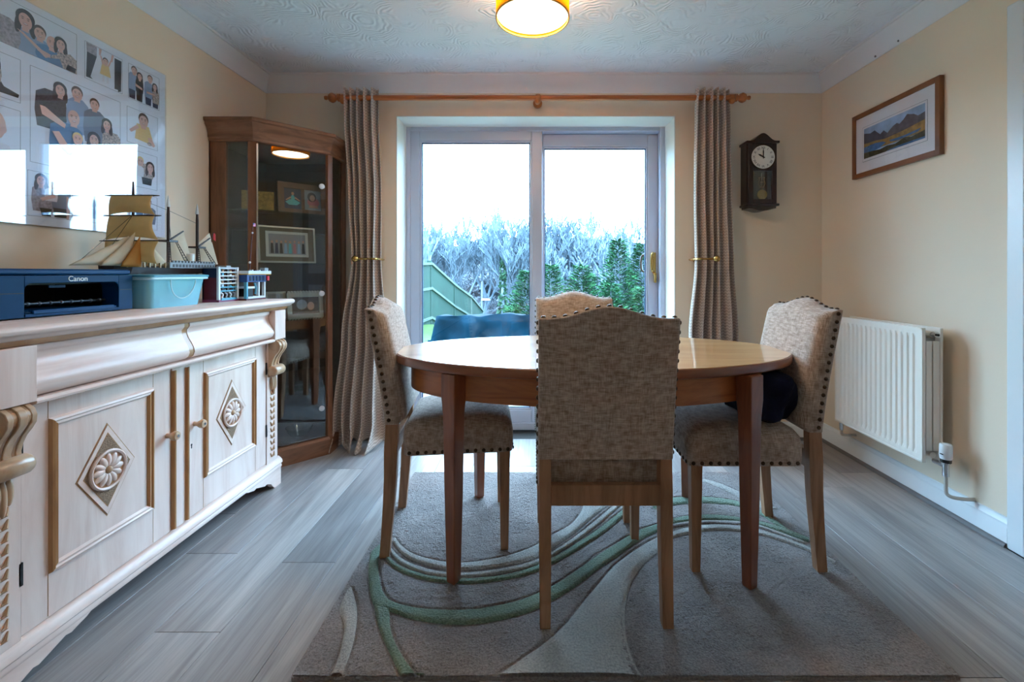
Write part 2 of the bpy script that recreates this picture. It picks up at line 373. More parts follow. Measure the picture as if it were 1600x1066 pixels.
# doorway on the right wall
ar = MB()
for y0, y1, z0, z1 in ((DY1, DY1+.068, 0, DH+.068), (DY0-.068, DY0, 0, DH+.068), (DY0, DY1, DH, DH+.068)):
    ar.box(XR-.02, XR+.004, y0, y1, z0, z1)
struct('trim_5', ar, WHITE, bev=.006, label='white architrave around the side door')
d2 = struct('door_2', MB().box(XR+.05, XR+.09, DY0+.02, DY1-.02, .005, DH-.02), plain('grey_door_paint', S(150, 148, 152), .4))
for z0, z1 in ((.15, .95), (1.1, 1.95)):
    for y0, y1 in ((DY0+.1, DY0+.36), (DY1-.36, DY1-.1)):
        part('door_panel', MB().box(XR+.044, XR+.05, y0, y1, z0, z1), WHITE, d2, bev=.004)
part('door_lining', MB().box(XR, XR+.14, DY1-.02, DY1, 0, DH).box(XR, XR+.14, DY0, DY0+.02, 0, DH).box(XR, XR+.14, DY0, DY1, DH-.02, DH), WHITE, d2)

# ------------------------------------------------------------------ sliding patio door
FX0, FX1, FZ = DX0+.012, DX1-.012, DZ-.012
p = thing('door_1', '', ''); del p['label']; del p['category']; p['kind'] = 'structure'; p['label'] = 'white sliding patio door with two glass panels'
p.location = (0, RY1, 0)
FY = RY1
def frame_mb(x0, x1, z0, z1, y0, y1, wl, wr_, wt, wb_):
    return MB().box(x0, x0+wl, y0, y1, z0, z1).box(x1-wr_, x1, y0, y1, z0, z1).box(x0+wl, x1-wr_, y0, y1, z1-wt, z1).box(x0+wl, x1-wr_, y0, y1, z0, z0+wb_)
part('outer_frame', frame_mb(FX0, FX1, 0, FZ, FY, FY+.12, .03, .036, .03, .05), UPVC, p, bev=.004)
def sash(x0, x1, z0, z1, y0, y1, wl, wr_, wt, nm):
    s_ = part(nm, frame_mb(x0, x1, z0, z1, y0, y1, wl, wr_, wt, .09), UPVC, p, bev=.005)
    gx0, gx1, gz0, gz1 = x0+wl, x1-wr_, z0+.09, z1-wt
    part('glazing_bead', frame_mb(gx0, gx1, gz0, gz1, y0+.006, y0+.03, .012, .012, .012, .012), UPVC, s_, bev=.003)
    part('gasket', frame_mb(gx0+.012, gx1-.012, gz0+.012, gz1-.012, y0+.014, y0+.028, .006, .006, .006, .006), plain('blue_grey_gasket', S(40, 70, 110), .5), s_)
    part('pane', MB().box(gx0+.004, gx1-.004, y0+.02, y0+.024, gz0+.004, gz1-.004), GLASS, s_, smooth=None)
    return s_
sash(FX0+.006, .051, .05, FZ-.008, FY+.008, FY+.052, .088, .075, .088, 'fixed_sash')
s2 = sash(-.02, FX1-.036, .05, FZ-.034, FY+.06, FY+.104, .075, .072, .088, 'sliding_sash')
hx = FX1-.036-.036
hb = MB().xbox(Matrix.Translation((hx+.008, FY+.055, 1.17)), .024, .012, .15)
part('handle_plate', hb, BRASS, s2, bev=.004)
hd = MB().tube(spline([(hx, FY+.055, 1.235), (hx-.012, FY+.02, 1.238), (hx-.022, FY+.01, 1.21), (hx-.022, FY+.01, 1.14), (hx-.012, FY+.02, 1.112), (hx, FY+.055, 1.115)], 5), .009, 8)
part('pull_handle', hd, BRASS, s2)
lv = MB().box(hx+.002, hx+.016, FY+.02, FY+.055, 1.03, 1.1).lathe([(.011, 0), (.011, .03)], 12, (hx+.008, FY+.022, 1.09), 'y')
part('latch_lever', lv, BRASS, s2, bev=.003)
part('outer_handle', MB().tube(spline([(hx-.02, FY+.104, 1.23), (hx-.06, FY+.14, 1.22), (hx-.06, FY+.14, 1.12), (hx-.02, FY+.104, 1.11)], 5), .008, 8), STUD, s2)

# ------------------------------------------------------------------ curtain pole and curtains
POLEW = wood('pole_pine', S(150, 78, 30), S(184, 104, 46), (3, 30, 30), .35, .3)
PY, PZ = 2.9, 2.215
pole = thing('curtain_pole', 'orange pine curtain pole with turned finials above the patio door', 'curtain pole', (0, PY, PZ))
part('pole', MB().lathe([(.017, -1.245), (.017, 1.275)], 16, (0, PY, PZ), 'x'), POLEW, pole)
fp = [(.012, 0), (.024, .002), (.024, .016), (.016, .02), (.015, .026), (.024, .034), (.031, .048), (.031, .056), (.024, .07), (.012, .078), (.01, .082), (.014, .09), (.012, .1), (.004, .104)]
part('finial', MB().lathe([(r, 1.27+h) for r, h in fp], 20, (0, PY, PZ), 'x'), POLEW, pole)
part('finial', MB().lathe([(r, -1.24-h) for r, h in fp], 20, (0, PY, PZ), 'x'), POLEW, pole)
for bx_ in (.017, -1.22, 1.25):
    br = MB().lathe([(.03, YB-.001-PY), (.03, .09), (.016, .082), (.014, .02)], 16, (bx_, PY, PZ), 'y')
    br.lathe([(.024, -.014), (.026, -.006), (.026, .014), (.02, .02)], 16, (bx_, PY, PZ-.004), 'x')
    br.sphere((bx_, PY-.012, PZ-.024), .02, 12, 8)
    part('bracket', br, POLEW, pole)
def curtain_mat():
    m, t, b = newmat('geometric_weave'); uvn = N(t, 'UVMap'); sx = N(t, 'SeparateXYZ'); t.links.new(uvn.outputs['UV'], sx.inputs[0])
    def mth(op, a, b_=None, c=None):
        n = N(t, 'Math', operation=op)
        for i, q in enumerate((a, b_, c)):
            if q is None: continue
            if isinstance(q, (int, float)): n.inputs[i].default_value = q
            else: t.links.new(q, n.inputs[i])
        return n.outputs[0]
    u = mth('MULTIPLY', sx.outputs['X'], 55.0); v = mth('MULTIPLY', sx.outputs['Y'], 55.0)
    zz = mth('ABSOLUTE', mth('SUBTRACT', mth('FRACT', u), .5)); st = mth('FRACT', mth('ADD', v, zz))
    band = mth('LESS_THAN', mth('ABSOLUTE', mth('SUBTRACT', st, .5)), .2)
    mx = N(t, 'Mix', data_type='RGBA'); t.links.new(band, mx.inputs['Factor']); mx.inputs['A'].default_value = S(178, 158, 146); mx.inputs['B'].default_value = S(210, 192, 180)
    t.links.new(mx.outputs['Result'], b.inputs['Base Color']); b.inputs['Roughness'].default_value = .85; b.inputs['Sheen Weight'].default_value = .2
    bumpn(t, b, band, .3, .001); return m
CURT = curtain_mat()
def lerpk(keys, z):
    for (z0, a), (z1, b) in zip(keys, keys[1:]):
        if z0 >= z >= z1:
            q = (z0-z)/(z0-z1); q = q*q*(3-2*q); return tuple(x+(y-x)*q for x, y in zip(a, b))
    return keys[-1][1]
def curtain(name, label, keys, nf, flip, seed):
    r = random.Random(seed); ph = [r.uniform(0, 6) for _ in range(4)]
    z0, z1 = keys[0][0], keys[-1][0]
    fx = [r.uniform(.8, 1.25) for _ in range(nf)]; tot = sum(fx); cum = [0]
    for f_ in fx: cum.append(cum[-1]+f_/tot)
    def phase(u):
        for i in range(nf):
            if cum[i+1] >= u-1e-9: return 2*PI*(i+(u-cum[i])/(cum[i+1]-cum[i]))
        return 2*PI*nf
    def fn(u, v):
        z = z0+(z1-z0)*v
        xa, xb, amp, yc = lerpk(keys, z)
        t_ = phase(u); a = amp*(1+.25*math.sin(2.1*u*nf+ph[0]+3*v))
        x = xa+(xb-xa)*u+.006*math.sin(5*v+9*u+ph[1])*v
        # rounded folds
        y = yc-a*math.sin(t_)-.1*a*math.sin(2*t_+ph[2]+2.5*v)
        x += .25*a*math.cos(t_)*(.4+.6*v)
        if z < .16:
            k = (.16-z)/.16
            y -= .05*k*k*(1+math.sin(7*u*PI+ph[3])); x += .02*k*math.sin(11*u*PI+ph[1]); z += .03*k*math.sin(8*u*PI+ph[2])+.018*k
        return (x, y, max(z, .006))
    mb = MB().grid(fn, nf*14, 90, uv=lambda u, v: (u*nf*.13, v*2.2))
    lo = ((keys[-1][1][0]+keys[-1][1][1])/2, keys[-1][1][3], 0)
    o = single(name, mb, CURT, label, 'curtain', lo, smooth=180, group='curtains at the patio door')
    sm = o.modifiers.new('thick', 'SOLIDIFY'); sm.thickness = .004; sm.offset = 0
    return o
curtain('curtain', 'left taupe patterned eyelet curtain held back beside the glass cabinet',
        [(2.272, (-1.215, -1.0, .03, PY)), (2.1, (-1.21, -1.0, .032, PY)), (1.6, (-1.185, -.985, .034, PY)), (1.18, (-1.152, -.985, .04, PY-.02)), (.7, (-1.21, -.955, .045, PY-.03)), (.2, (-1.26, -.955, .05, PY-.04)), (.008, (-1.265, -.96, .05, PY-.04))], 5, 1, 4)
curtain('curtain', 'right taupe patterned eyelet curtain held back beside the wall clock',
        [(2.272, (1.022, 1.235, .03, PY)), (2.1, (1.015, 1.24, .032, PY)), (1.6, (1.01, 1.245, .034, PY)), (1.18, (1.012, 1.25, .036, PY-.01)), (.7, (.965, 1.275, .042, PY-.02)), (.2, (.95, 1.29, .046, PY-.02)), (.008, (.95, 1.29, .046, PY-.02))], 5, -1, 11)
def holdback(label, xo, xi, zz):
    t_ = thing('curtain_holdback', label, 'holdback', (xo, YB, zz), group='brass curtain holdbacks')
    y1 = PY-.105
    s_ = 1 if xi > xo else -1
    xw = xi-.05*s_
    pts = [(xw, YB, zz), (xw, YB-.02, zz), (xi, YB-.035, zz), (xi+.012*s_, YB-.07, zz), (xi+.012*s_, y1+.03, zz), (xi, y1+.006, zz), (xi-.02*s_, y1, zz), (xo+.03*s_, y1, zz), (xo, y1-.004, zz)]
    part('arm', MB().tube(spline(pts, 5), .0065, 8), BRASS, t_)
    part('ball_end', MB().sphere((xo, y1-.006, zz), .02, 16, 10), BRASS, t_)
    part('wall_rose', MB().lathe([(.022, -.008), (.022, 0)], 16, (xw, YB, zz), 'y'), BRASS, t_)
holdback('brass holdback with ball end around the left curtain', -1.105, -.995, 1.185)
holdback('brass holdback with ball end around the right curtain', 1.115, 1.015, 1.185)

# ------------------------------------------------------------------ pendant lamps
m, t, b = newmat('mustard_shade'); b.inputs['Base Color'].default_value = S(236, 168, 20); b.inputs['Roughness'].default_value = .8
tr = N(t, 'BsdfTranslucent'); tr.inputs['Color'].default_value = S(255, 190, 30); mx = N(t, 'MixShader'); mx.inputs['Fac'].default_value = .55
t.links.new(b.outputs[0], mx.inputs[1]); t.links.new(tr.outputs[0], mx.inputs[2]); t.links.new(mx.outputs[0], t.nodes['Material Output'].inputs['Surface'])
BIND = plain('mustard_binding', S(214, 150, 30), .7); DIFF = emit('lit_diffuser', (1, .86, .62, 1), 1.3); BULB = emit('bulb_glow', (1, .8, .5, 1), 6)
def pendant(label, LX, LY, LZ, below, above):
    lamp = thing('pendant_lamp', label, 'ceiling lamp', (LX, LY, ZC), group='yellow pendant lamps')
    part('lamp_shade', MB().lathe([(.15, 0), (.15, .165), (.147, .165), (.147, 0), (.15, 0)], 64, (LX, LY, LZ), 'z', cap=False), m, lamp)
    part('shade_ring', MB().lathe([(.1515, -.003), (.1515, .003), (.1465, .003), (.1465, -.003), (.1515, -.003)], 64, (LX, LY, LZ), 'z', cap=False), BIND, lamp)
    part('diffuser', MB().lathe([(.146, 0), (.146, .004)], 48, (LX, LY, LZ+.012)), DIFF, lamp)
    part('cable', MB().lathe([(.003, 0), (.003, .13)], 8, (LX, LY, LZ+.12)), WHITE, lamp)
    part('ceiling_rose', MB().lathe([(.04, ZC-.025), (.045, ZC-.01), (.045, ZC)], 24, (LX, LY, 0)), WHITE, lamp)
    part('bulb', MB().sphere((LX, LY, LZ+.085), .03, 16, 10), BULB, lamp)
    for nm, e, z in (('bulb_light', above, LZ+.13), ('diffuser_light', below, LZ+.006)):
        if not e: continue
        dk = nm == 'diffuser_light'
        pl = bpy.data.lights.new(nm, 'AREA' if dk else 'POINT'); pl.energy = e; pl.color = (1, .8, .56)
        if dk: pl.shape = 'DISK'; pl.size = .28
        else: pl.shadow_soft_size = .03
        plo = bpy.data.objects.new(nm, pl); C.objects.link(plo); plo.location = (LX, LY, z)
pendant('yellow drum pendant lamp with lit white diffuser over the table', -.01, 1.87, 2.143, 1.6, 3)
pendant('yellow drum pendant lamp of the living end behind the camera', .1, -1.8, 2.143, .4, 1.2)

# ------------------------------------------------------------------ rug
RT = .014
def fp_(x, y, z=RT):                       # floor point seen at photo position x, y
    Y = FPX*(CAM_Z-z)/(y-VPY); return Vector(((x-VPX)/FPX*Y, Y, z))
RUGX0, RUGX1, RUGY0, RUGY1 = -.655, 1.142, 1.222, 2.475
PB = pile('taupe_pile', S(108, 98, 98), S(196, 182, 178)); PL_ = pile('cream_pile', S(160, 156, 154), S(234, 228, 220)); PG = pile('sage_pile', S(84, 112, 94), S(164, 188, 162))
rug = thing('rug', 'taupe shag rug with carved cream and sage green swirls under the table', 'rug', ((RUGX0+RUGX1)/2, (RUGY0+RUGY1)/2, 0))
EDGES = []
def zp(pts, ox=430, oy=700, s_=.41875): return [fp_(ox+x*s_, oy+y*s_) for x, y in pts]
def ribbon(name, A, B, mat, h=.0055, n=70):
    A = resample(spline(A, 8), n); B = resample(spline(B, 8), n); K = 8
    def fn(u, v):
        i = min(int(round(v*(n-1))), n-1); p_ = A[i].lerp(B[i], u)
        x = min(max(p_.x, RUGX0+.002), RUGX1-.002); y = min(max(p_.y, RUGY0+.002), RUGY1-.002)
        return (x, y, RT-.002+(h+.002)*min(1, 5*u*(1-u)*1.2)**.5)
    EDGES.append(A); EDGES.append(B)
    part('pile_band', MB().grid(fn, K, n-1), mat, rug, smooth=180)
def zq(pts): return zp(pts, 1030, 740, .16875)
def z2(pts): return zp(pts, 950, 700, .40625)
# cream inner sweep
ribbon('b', zp([(448, 335), (470, 365), (520, 398), (620, 424), (720, 427), (850, 405), (960, 368), (1010, 335), (1095, 290), (1140, 240), (1155, 190)]),
       zp([(440, 352), (470, 390), (520, 422), (620, 450), (720, 455), (850, 440), (960, 415), (1035, 372), (1115, 318), (1180, 262), (1265, 190)]), PL_)
# taupe thin rib
ribbon('b', zp([(432, 372), (465, 408), (530, 440), (620, 462), (720, 466), (850, 450), (960, 424), (1040, 384), (1120, 330), (1190, 275), (1285, 195)]),
       zp([(425, 385), (460, 425), (530, 458), (620, 478), (720, 481), (850, 466), (960, 440), (1045, 397), (1130, 342), (1200, 290), (1305, 200)]), PL_, .004)
# green thin rib
ribbon('b', zp([(402, 378), (450, 432), (530, 466), (630, 486), (740, 488), (870, 472), (960, 446), (1050, 402), (1140, 348), (1220, 292), (1330, 205)]),
       zp([(395, 392), (445, 448), (530, 484), (630, 502), (740, 505), (870, 488), (960, 466), (1060, 420), (1150, 366), (1240, 306), (1350, 212)]), PG)
# green main sweep
ribbon('b', zp([(400, 355), (385, 420), (388, 480), (402, 535), (440, 575), (520, 595), (640, 603), (760, 598), (880, 575), (965, 547), (1050, 505), (1130, 452), (1210, 395), (1290, 345), (1360, 305), (1440, 280)])+z2([(215, 283), (300, 263), (400, 258), (500, 268), (590, 285), (690, 315), (772, 348)]),
       zp([(355, 395), (348, 450), (352, 520), (370, 590), (430, 610), (520, 640), (640, 657), (760, 655), (880, 632), (965, 605), (1050, 560), (1130, 510), (1210, 448), (1290, 395), (1360, 345), (1440, 305)])+z2([(220, 302), (300, 284), (400, 277), (500, 284), (590, 302), (690, 332), (772, 362)]), PG, .006, 110)
# green tail to the front edge
ribbon('b', zp([(370, 590), (378, 640), (398, 700), (430, 770), (462, 840), (478, 880)]), zp([(428, 606), (428, 660), (445, 720), (485, 790), (530, 850), (552, 885)]), PG)
# big cream wedge running into an arc
ribbon('b', zp([(770, 885), (900, 800), (1010, 722), (1085, 655), (1145, 580), (1205, 508), (1265, 440), (1335, 385), (1405, 345), (1450, 328)])+z2([(230, 330), (300, 308), (400, 296), (500, 300), (590, 318), (690, 350), (790, 392), (880, 440)]),
       zp([(1388, 885), (1340, 800), (1312, 715), (1304, 640), (1310, 570), (1330, 500), (1368, 440), (1415, 398), (1455, 372)])+z2([(235, 352), (300, 332), (400, 317), (500, 320), (590, 336), (690, 366), (790, 406), (870, 446)]), PL_, .006, 110)
# cream hook at the front left corner
ribbon('b', zp([(262, 545), (240, 600), (258, 660), (250, 720), (232, 790), (195, 872)]), zp([(285, 520), (304, 590), (303, 660), (290, 730), (268, 800), (240, 872)]), PL_)
# green and cream arcs towards the patio door on the right
ribbon('b', zq([(-60, 240), (90, 224), (240, 215), (400, 216), (560, 228), (720, 256), (900, 320), (1060, 420), (1200, 520), (1340, 600)]), zq([(-60, 325), (90, 300), (240, 278), (400, 272), (560, 280), (720, 300), (900, 362), (1050, 455), (1190, 550), (1330, 622)]), PG, .005)
ribbon('b', zq([(380, 70), (480, 100), (600, 150), (760, 230), (900, 300), (1040, 330)]), zq([(430, 55), (560, 90), (680, 140), (820, 200), (960, 260), (1100, 330)]), PL_, .004)
ribbon('b', zq([(-120, 520), (60, 482), (230, 452), (400, 438), (560, 436), (720, 444), (920, 478), (1130, 550), (1340, 630)]), zq([(-110, 548), (60, 510), (230, 478), (400, 462), (560, 459), (720, 468), (920, 500), (1130, 572), (1340, 650)]), PL_, .004)
# groove cords
ribbon('b', z2([(-60, 420), (40, 365), (120, 330), (215, 306), (300, 290), (400, 284), (500, 290)]), z2([(-60, 430), (40, 375), (120, 340), (215, 314), (300, 298), (400, 291), (500, 297)]), PB, .004)

# the ground pile: a fine grid, carved along every band edge
import numpy as np
def rug_ground():
    nx, ny = 440, 306
    xs = np.linspace(RUGX0, RUGX1, nx+1); ys = np.linspace(RUGY0, RUGY1, ny+1)
    X, Y = np.meshgrid(xs, ys); dist = np.full(X.shape, 1.0)
    for e in EDGES:
        P = np.array([(p.x, p.y) for p in e])
        for (x0, y0), (x1, y1) in zip(P, P[1:]):
            m_ = .014; i0, i1 = np.searchsorted(xs, (min(x0, x1)-m_, max(x0, x1)+m_)); j0, j1 = np.searchsorted(ys, (min(y0, y1)-m_, max(y0, y1)+m_))
            if i1 <= i0 or j1 <= j0: continue
            sx, sy = X[j0:j1, i0:i1], Y[j0:j1, i0:i1]; dx, dy = x1-x0, y1-y0
            t_ = np.clip(((sx-x0)*dx+(sy-y0)*dy)/max(dx*dx+dy*dy, 1e-9), 0, 1)
            d_ = np.hypot(sx-x0-t_*dx, sy-y0-t_*dy); dist[j0:j1, i0:i1] = np.minimum(dist[j0:j1, i0:i1], d_)
    rg_ = np.random.default_rng(4); n1 = rg_.random(X.shape); n2 = np.kron(rg_.random((ny//3+2, nx//3+2)), np.ones((3, 3)))[:ny+1, :nx+1]
    Z = RT+.0016*(n1-.5)+.0026*(n2-.5)-.009*np.clip(1-dist/.008, 0, 1)
    V = np.stack([X, Y, np.maximum(Z, .003)], -1).reshape(-1, 3)-np.array(rug.location)
    i = np.arange(nx*ny); r0 = (i//nx)*(nx+1)+i % nx; F = np.stack([r0, r0+1, r0+nx+2, r0+nx+1], -1)
    me = bpy.data.meshes.new('pile_ground'); me.vertices.add(len(V)); me.vertices.foreach_set('co', V.ravel())
    me.loops.add(F.size); me.loops.foreach_set('vertex_index', F.ravel().astype(np.int32)); me.polygons.add(len(F)); me.polygons.foreach_set('loop_start', (np.arange(len(F))*4).astype(np.int32)); me.polygons.foreach_set('loop_total', np.full(len(F), 4, np.int32))
    me.materials.append(PB); me.update(calc_edges=True); me.validate(); me.polygons.foreach_set('use_smooth', [True]*len(F)); link('pile_ground', me, rug)
    part('backing', MB().box(RUGX0, RUGX1, RUGY0, RUGY1, .0005, .0105), PB, rug, smooth=None)
rug_ground()
# ------------------------------------------------------------------ dining table
TZ = .783; TCX, TCY, TA, TB_ = .230, 1.878, .798, .425
tab = thing('dining_table', 'oval extending teak dining table with tapered legs on the rug', 'table', (TCX, TCY, 0))
def ell(a, b, z, n=96, e=2.0):
    return [(TCX+a*math.copysign(abs(math.cos(2*PI*k/n))**(2/e), math.cos(2*PI*k/n)), TCY+b*math.copysign(abs(math.sin(2*PI*k/n))**(2/e), math.sin(2*PI*k/n)), z) for k in range(n)]
top = MB().loft([ell(TA-.008, TB_-.008, TZ), ell(TA-.004, TB_-.004, TZ+.0)][:1]+[ell(TA-.002, TB_-.002, TZ-.003), ell(TA, TB_, TZ-.009), ell(TA, TB_, TZ-.026), ell(TA-.003, TB_-.003, TZ-.032), ell(TA-.012, TB_-.012, TZ-.036)])
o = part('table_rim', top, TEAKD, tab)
tt = MB()
def half(x0, x1):
    n = 64; a, b = TA-.006, TB_-.006; P = []
    k0 = [(-1+2*i/n) for i in range(n+1)]
    xs = [x0+(x1-x0)*i/n for i in range(n+1)]
    f = lambda x: b*math.sqrt(max(0, 1-((x-TCX)/a)**2))
    up = [(x, TCY+f(x)) for x in xs]; dn = [(x, TCY-f(x)) for x in reversed(xs)]
    return [q for i, q in enumerate(up+dn)]
for x0, x1 in ((TCX-TA+.0062, .002), (.0035, .455), (.4565, TCX+TA-.0062)):
    part('top_leaf', MB().prism(half(x0, x1), TZ-.004, TZ+.0008), TEAK, tab, smooth=None)
AA, AB = .735, .362
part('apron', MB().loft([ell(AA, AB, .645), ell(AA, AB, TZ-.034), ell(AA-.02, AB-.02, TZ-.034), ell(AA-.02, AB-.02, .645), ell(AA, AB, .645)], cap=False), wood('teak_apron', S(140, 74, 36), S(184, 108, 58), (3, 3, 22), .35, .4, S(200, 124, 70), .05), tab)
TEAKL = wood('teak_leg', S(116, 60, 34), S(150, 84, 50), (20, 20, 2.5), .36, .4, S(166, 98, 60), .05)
for lx, ly, ang in ((-.285, 1.595, -32), (.74, 1.57, 28), (-.27, 2.205, 32), (.73, 2.2, -28)):
    ca, sa = math.cos(math.radians(ang)), math.sin(math.radians(ang)); mb = MB(); rings = []
    for z, wd in ((RT, .032), (RT+.008, .036), (.3, .046), (.6, .054), (.66, .062), (TZ-.036, .062)):
        h = wd/2; rings.append([(lx+ca*u*h-sa*v*h, ly+sa*u*h+ca*v*h, z) for u, v in ((-1, -1), (1, -1), (1, 1), (-1, 1))])
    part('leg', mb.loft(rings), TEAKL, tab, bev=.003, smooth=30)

# ------------------------------------------------------------------ dining chairs
stud_me = MB().lathe([(.0075, 0), (.0072, .0025), (.005, .0048), (.002, .0058)], 10).mesh('stud', STUD, 60)
def rrect(hx, hy, r, z, cx=0, cy=0, n=5):
    out = []
    for sx, sy, a0 in ((1, 1, 0), (-1, 1, 90), (-1, -1, 180), (1, -1, 270)):
        for k in range(n+1):
            a = math.radians(a0+90*k/n); out.append((cx+sx*(hx-r)+r*math.cos(a), cy+sy*(hy-r)+r*math.sin(a), z))
    return out
HW = .208
def yrear(z): s_ = max(0, (z-.5)/.46); return -.232-.078*s_**1.25
def ztop(x):
    a = abs(x)/HW
    return .95+.034*(.5*(1+math.cos(PI*min(1, a/.8))))
def make_chair():
    r = thing('dining_chair', 'x', 'chair', group='linen dining chairs')
    kw = dict(world=False)
    for sx in (-1, 1):
        rings = [[(sx*.187+u*wd/2, .222+v*wd/2, z) for u, v in ((-1, -1), (1, -1), (1, 1), (-1, 1))] for z, wd in ((0, .03), (.39, .042))]
        part('leg', MB().loft(rings), OAKLEG, r, bev=.002, **kw)
        rings = [[(sx*.187+u*wd/2, y+v*dp/2, z) for u, v in ((-1, -1), (1, -1), (1, 1), (-1, 1))] for z, y, wd, dp in ((0, -.234, .033, .036), (.1, -.226, .035, .038), (.2, -.218, .037, .042), (.3, -.212, .038, .046), (.4, -.21, .038, .05), (.52, -.206, .036, .046))]
        part('leg', MB().loft(rings), OAKLEG, r, bev=.002, **kw)
    part('rear_rail', MB().box(-.17, .17, -.224, -.2, .36, .425), OAKLEG, r, bev=.002, **kw)
    cy, hy = .045, .208
    loops = [(HW, hy, .025, .386), (HW+.003, hy+.003, .028, .42), (HW+.003, hy+.003, .03, .46), (HW, hy, .035, .485), (HW-.012, hy-.012, .045, .505), (HW-.04, hy-.04, .05, .519), (HW-.09, hy-.09, .05, .526), (HW-.15, hy-.15, .04, .529)]
    part('seat', MB().loft([rrect(a, b_, q, z, 0, cy) for a, b_, q, z in loops]), LINEN, r, smooth=60, **kw)
    # upholstered back
    mb = MB(); nu, nv = 24, 22; zb = .505
    def zat(u, v): x = -HW+2*HW*u; return zb+(ztop(x)-zb)*v
    thick = lambda v: .07-.012*v
    def rear(u, v): z = zat(u, v); return (-HW+2*HW*u, yrear(z)-.004*math.sin(PI*u)*math.sin(PI*v), z)
    def front(u, v):
        z = zat(u, v); e = min(u, 1-u)*2*HW; f = min(1, e/.05); g = min(1, (1-v)*.46/.045); h = min(1, v*.46/.04)
        q = (f*(2-f))**.5*(g*(2-g))**.5*(h*(2-h))**.5
        return (-HW+2*HW*u, yrear(z)+thick(v)-.018+.032*q, z-.006*(1-g))
    mb.grid(lambda u, v: rear(1-u, v), nu, nv); mb.grid(front, nu, nv)
    for u in (0, 1):
        mb.grid(lambda a, v, u=u: tuple(Vector(rear(u, v)).lerp(Vector(front(u, v)), a if u == 1 else 1-a)), 3, nv)
    mb.grid(lambda u, a: tuple(Vector(front(u, 1)).lerp(Vector(rear(u, 1)), a)), nu, 3)
    mb.grid(lambda u, a: tuple(Vector(rear(u, 0)).lerp(Vector(front(u, 0)), a)), nu, 3)
    me = mb.mesh('backrest', LINEN, None)
    import bmesh
    bm = bmesh.new(); bm.from_mesh(me); bmesh.ops.remove_doubles(bm, verts=bm.verts, dist=.0004); bmesh.ops.recalc_face_normals(bm, faces=bm.faces); bm.to_mesh(me); bm.free()
    me.polygons.foreach_set('use_smooth', [True]*len(me.polygons)); me.set_sharp_from_angle(angle=math.radians(50))
    bevel(link('backrest', me, r), .006, 2)
    pt = []
    for k in range(15):
        z = .525+.41*k/14
        for sx in (-1, 1): pt.append(((sx*(HW+.001), yrear(z)+.018, z), (sx, 0, 0)))
    for k in range(13):
        x = -HW*.93+2*HW*.93*k/12; e = .002
        pt.append(((x, yrear(ztop(x))+.016, ztop(x)+.0002), (-(ztop(x+e)-ztop(x-e))/(2*e), 0, 1)))
    for k in range(13):
        y = -.14+.375*k/12
        for sx in (-1, 1): pt.append(((sx*(HW+.001), y, .397), (sx, 0, 0)))
    for k in range(12):
        x = -.19+.38*k/11; pt.append(((x, cy+hy+.001, .397), (0, 1, 0)))
    for p_, n_ in pt:
        s_ = link('stud', stud_me, r, p_); s_.rotation_mode = 'QUATERNION'; s_.rotation_quaternion = Vector(n_).to_track_quat('Z', 'Y')
    return r
chair = make_chair()
spots = [(.218, 1.632, 0, 'beige linen dining chair nearest the camera, seen from behind'),
         (.213, 2.205, PI, 'beige linen dining chair with its back to the patio door'),
         (-.362, 1.952, math.radians(-83.6), 'beige linen dining chair at the curved table end beside the cabinet'),
         (.805, 1.846, PI/2, 'beige linen dining chair at the curved table end beside the radiator')]
for i, (x, y, a, lab) in enumerate(spots):
    c = chair if i == 0 else copy_tree(chair)
    c.location = (x, y, RT); c.rotation_euler = (0, 0, a); c['label'] = lab
# dark bundle of cloth lying on the right hand chair
def bundle(u, v):
    th, ph = 2*PI*u, PI*v
    pw = lambda c, e: math.copysign(abs(c)**e, c)
    n_ = 1+.09*math.sin(3*th+2*ph)+.06*math.sin(5*ph+th*2)+.04*math.sin(9*th-4*ph)
    x = .105*pw(math.sin(ph), .6)*pw(math.cos(th), .7)*n_; y = .17*pw(math.sin(ph), .6)*pw(math.sin(th), .7)*n_; z = -.1*pw(math.cos(ph), .6)*n_
    return (.86+x-.12*z, 1.8+y, .64+max(z, -.092))
single('folded_jacket', MB().grid(bundle, 48, 30), plain('navy_cloth', S(14, 18, 40), .85, var=.4, vs_=20, bump=.6, bs=40, bd=.01, spec=.2), 'dark navy jacket bundled on the chair seat by the radiator', 'jacket', (.86, 1.8, .545), smooth=180)

# ------------------------------------------------------------------ pine sideboard
SB0, SB1 = 1.09, 2.36; XF = -1.34; ST = .962
sb = thing('sideboard', 'limed pine sideboard with carved doors, scroll corbels and bracket feet', 'sideboard', (-1.56, (SB0+SB1)/2, 0))
part('carcass', MB().box(XL+.01, XF-.02, SB0, SB1, .1, .925), PINE, sb)
o = part('worktop', MB().prism([(XL+.003, .925), (-1.295, .925), (-1.288, .93), (-1.282, .936), (-1.272, .94), (-1.268, .948), (-1.27, .956), (-1.278, ST), (XL+.003, ST)], SB0-.035, SB1+.045, 'y'), PINE, sb, bev=.003)
part('under_moulding', MB().prism([(XL+.01, .908), (-1.31, .908), (-1.3, .914), (-1.296, .925), (XL+.01, .925)], SB0-.015, SB1+.022, 'y'), PINED, sb)
dp = [(XF-.02, .768), (XF+.004, .768), (XF+.022, .772), (XF+.036, .782), (XF+.042, .797), (XF+.038, .814), (XF+.028, .834), (XF+.018, .85), (XF+.012, .866), (XF+.011, .88), (XF+.018, .888), (XF+.022, .894), (XF+.022, .906), (XF-.02, .906)]
BW = .093
for y0, y1 in ((SB0+BW+.003, 1.711), (1.737, SB1-BW-.003)):
    dr = part('drawer', MB().prism(dp, y0, y1, 'y'), PINE, sb, smooth=50)
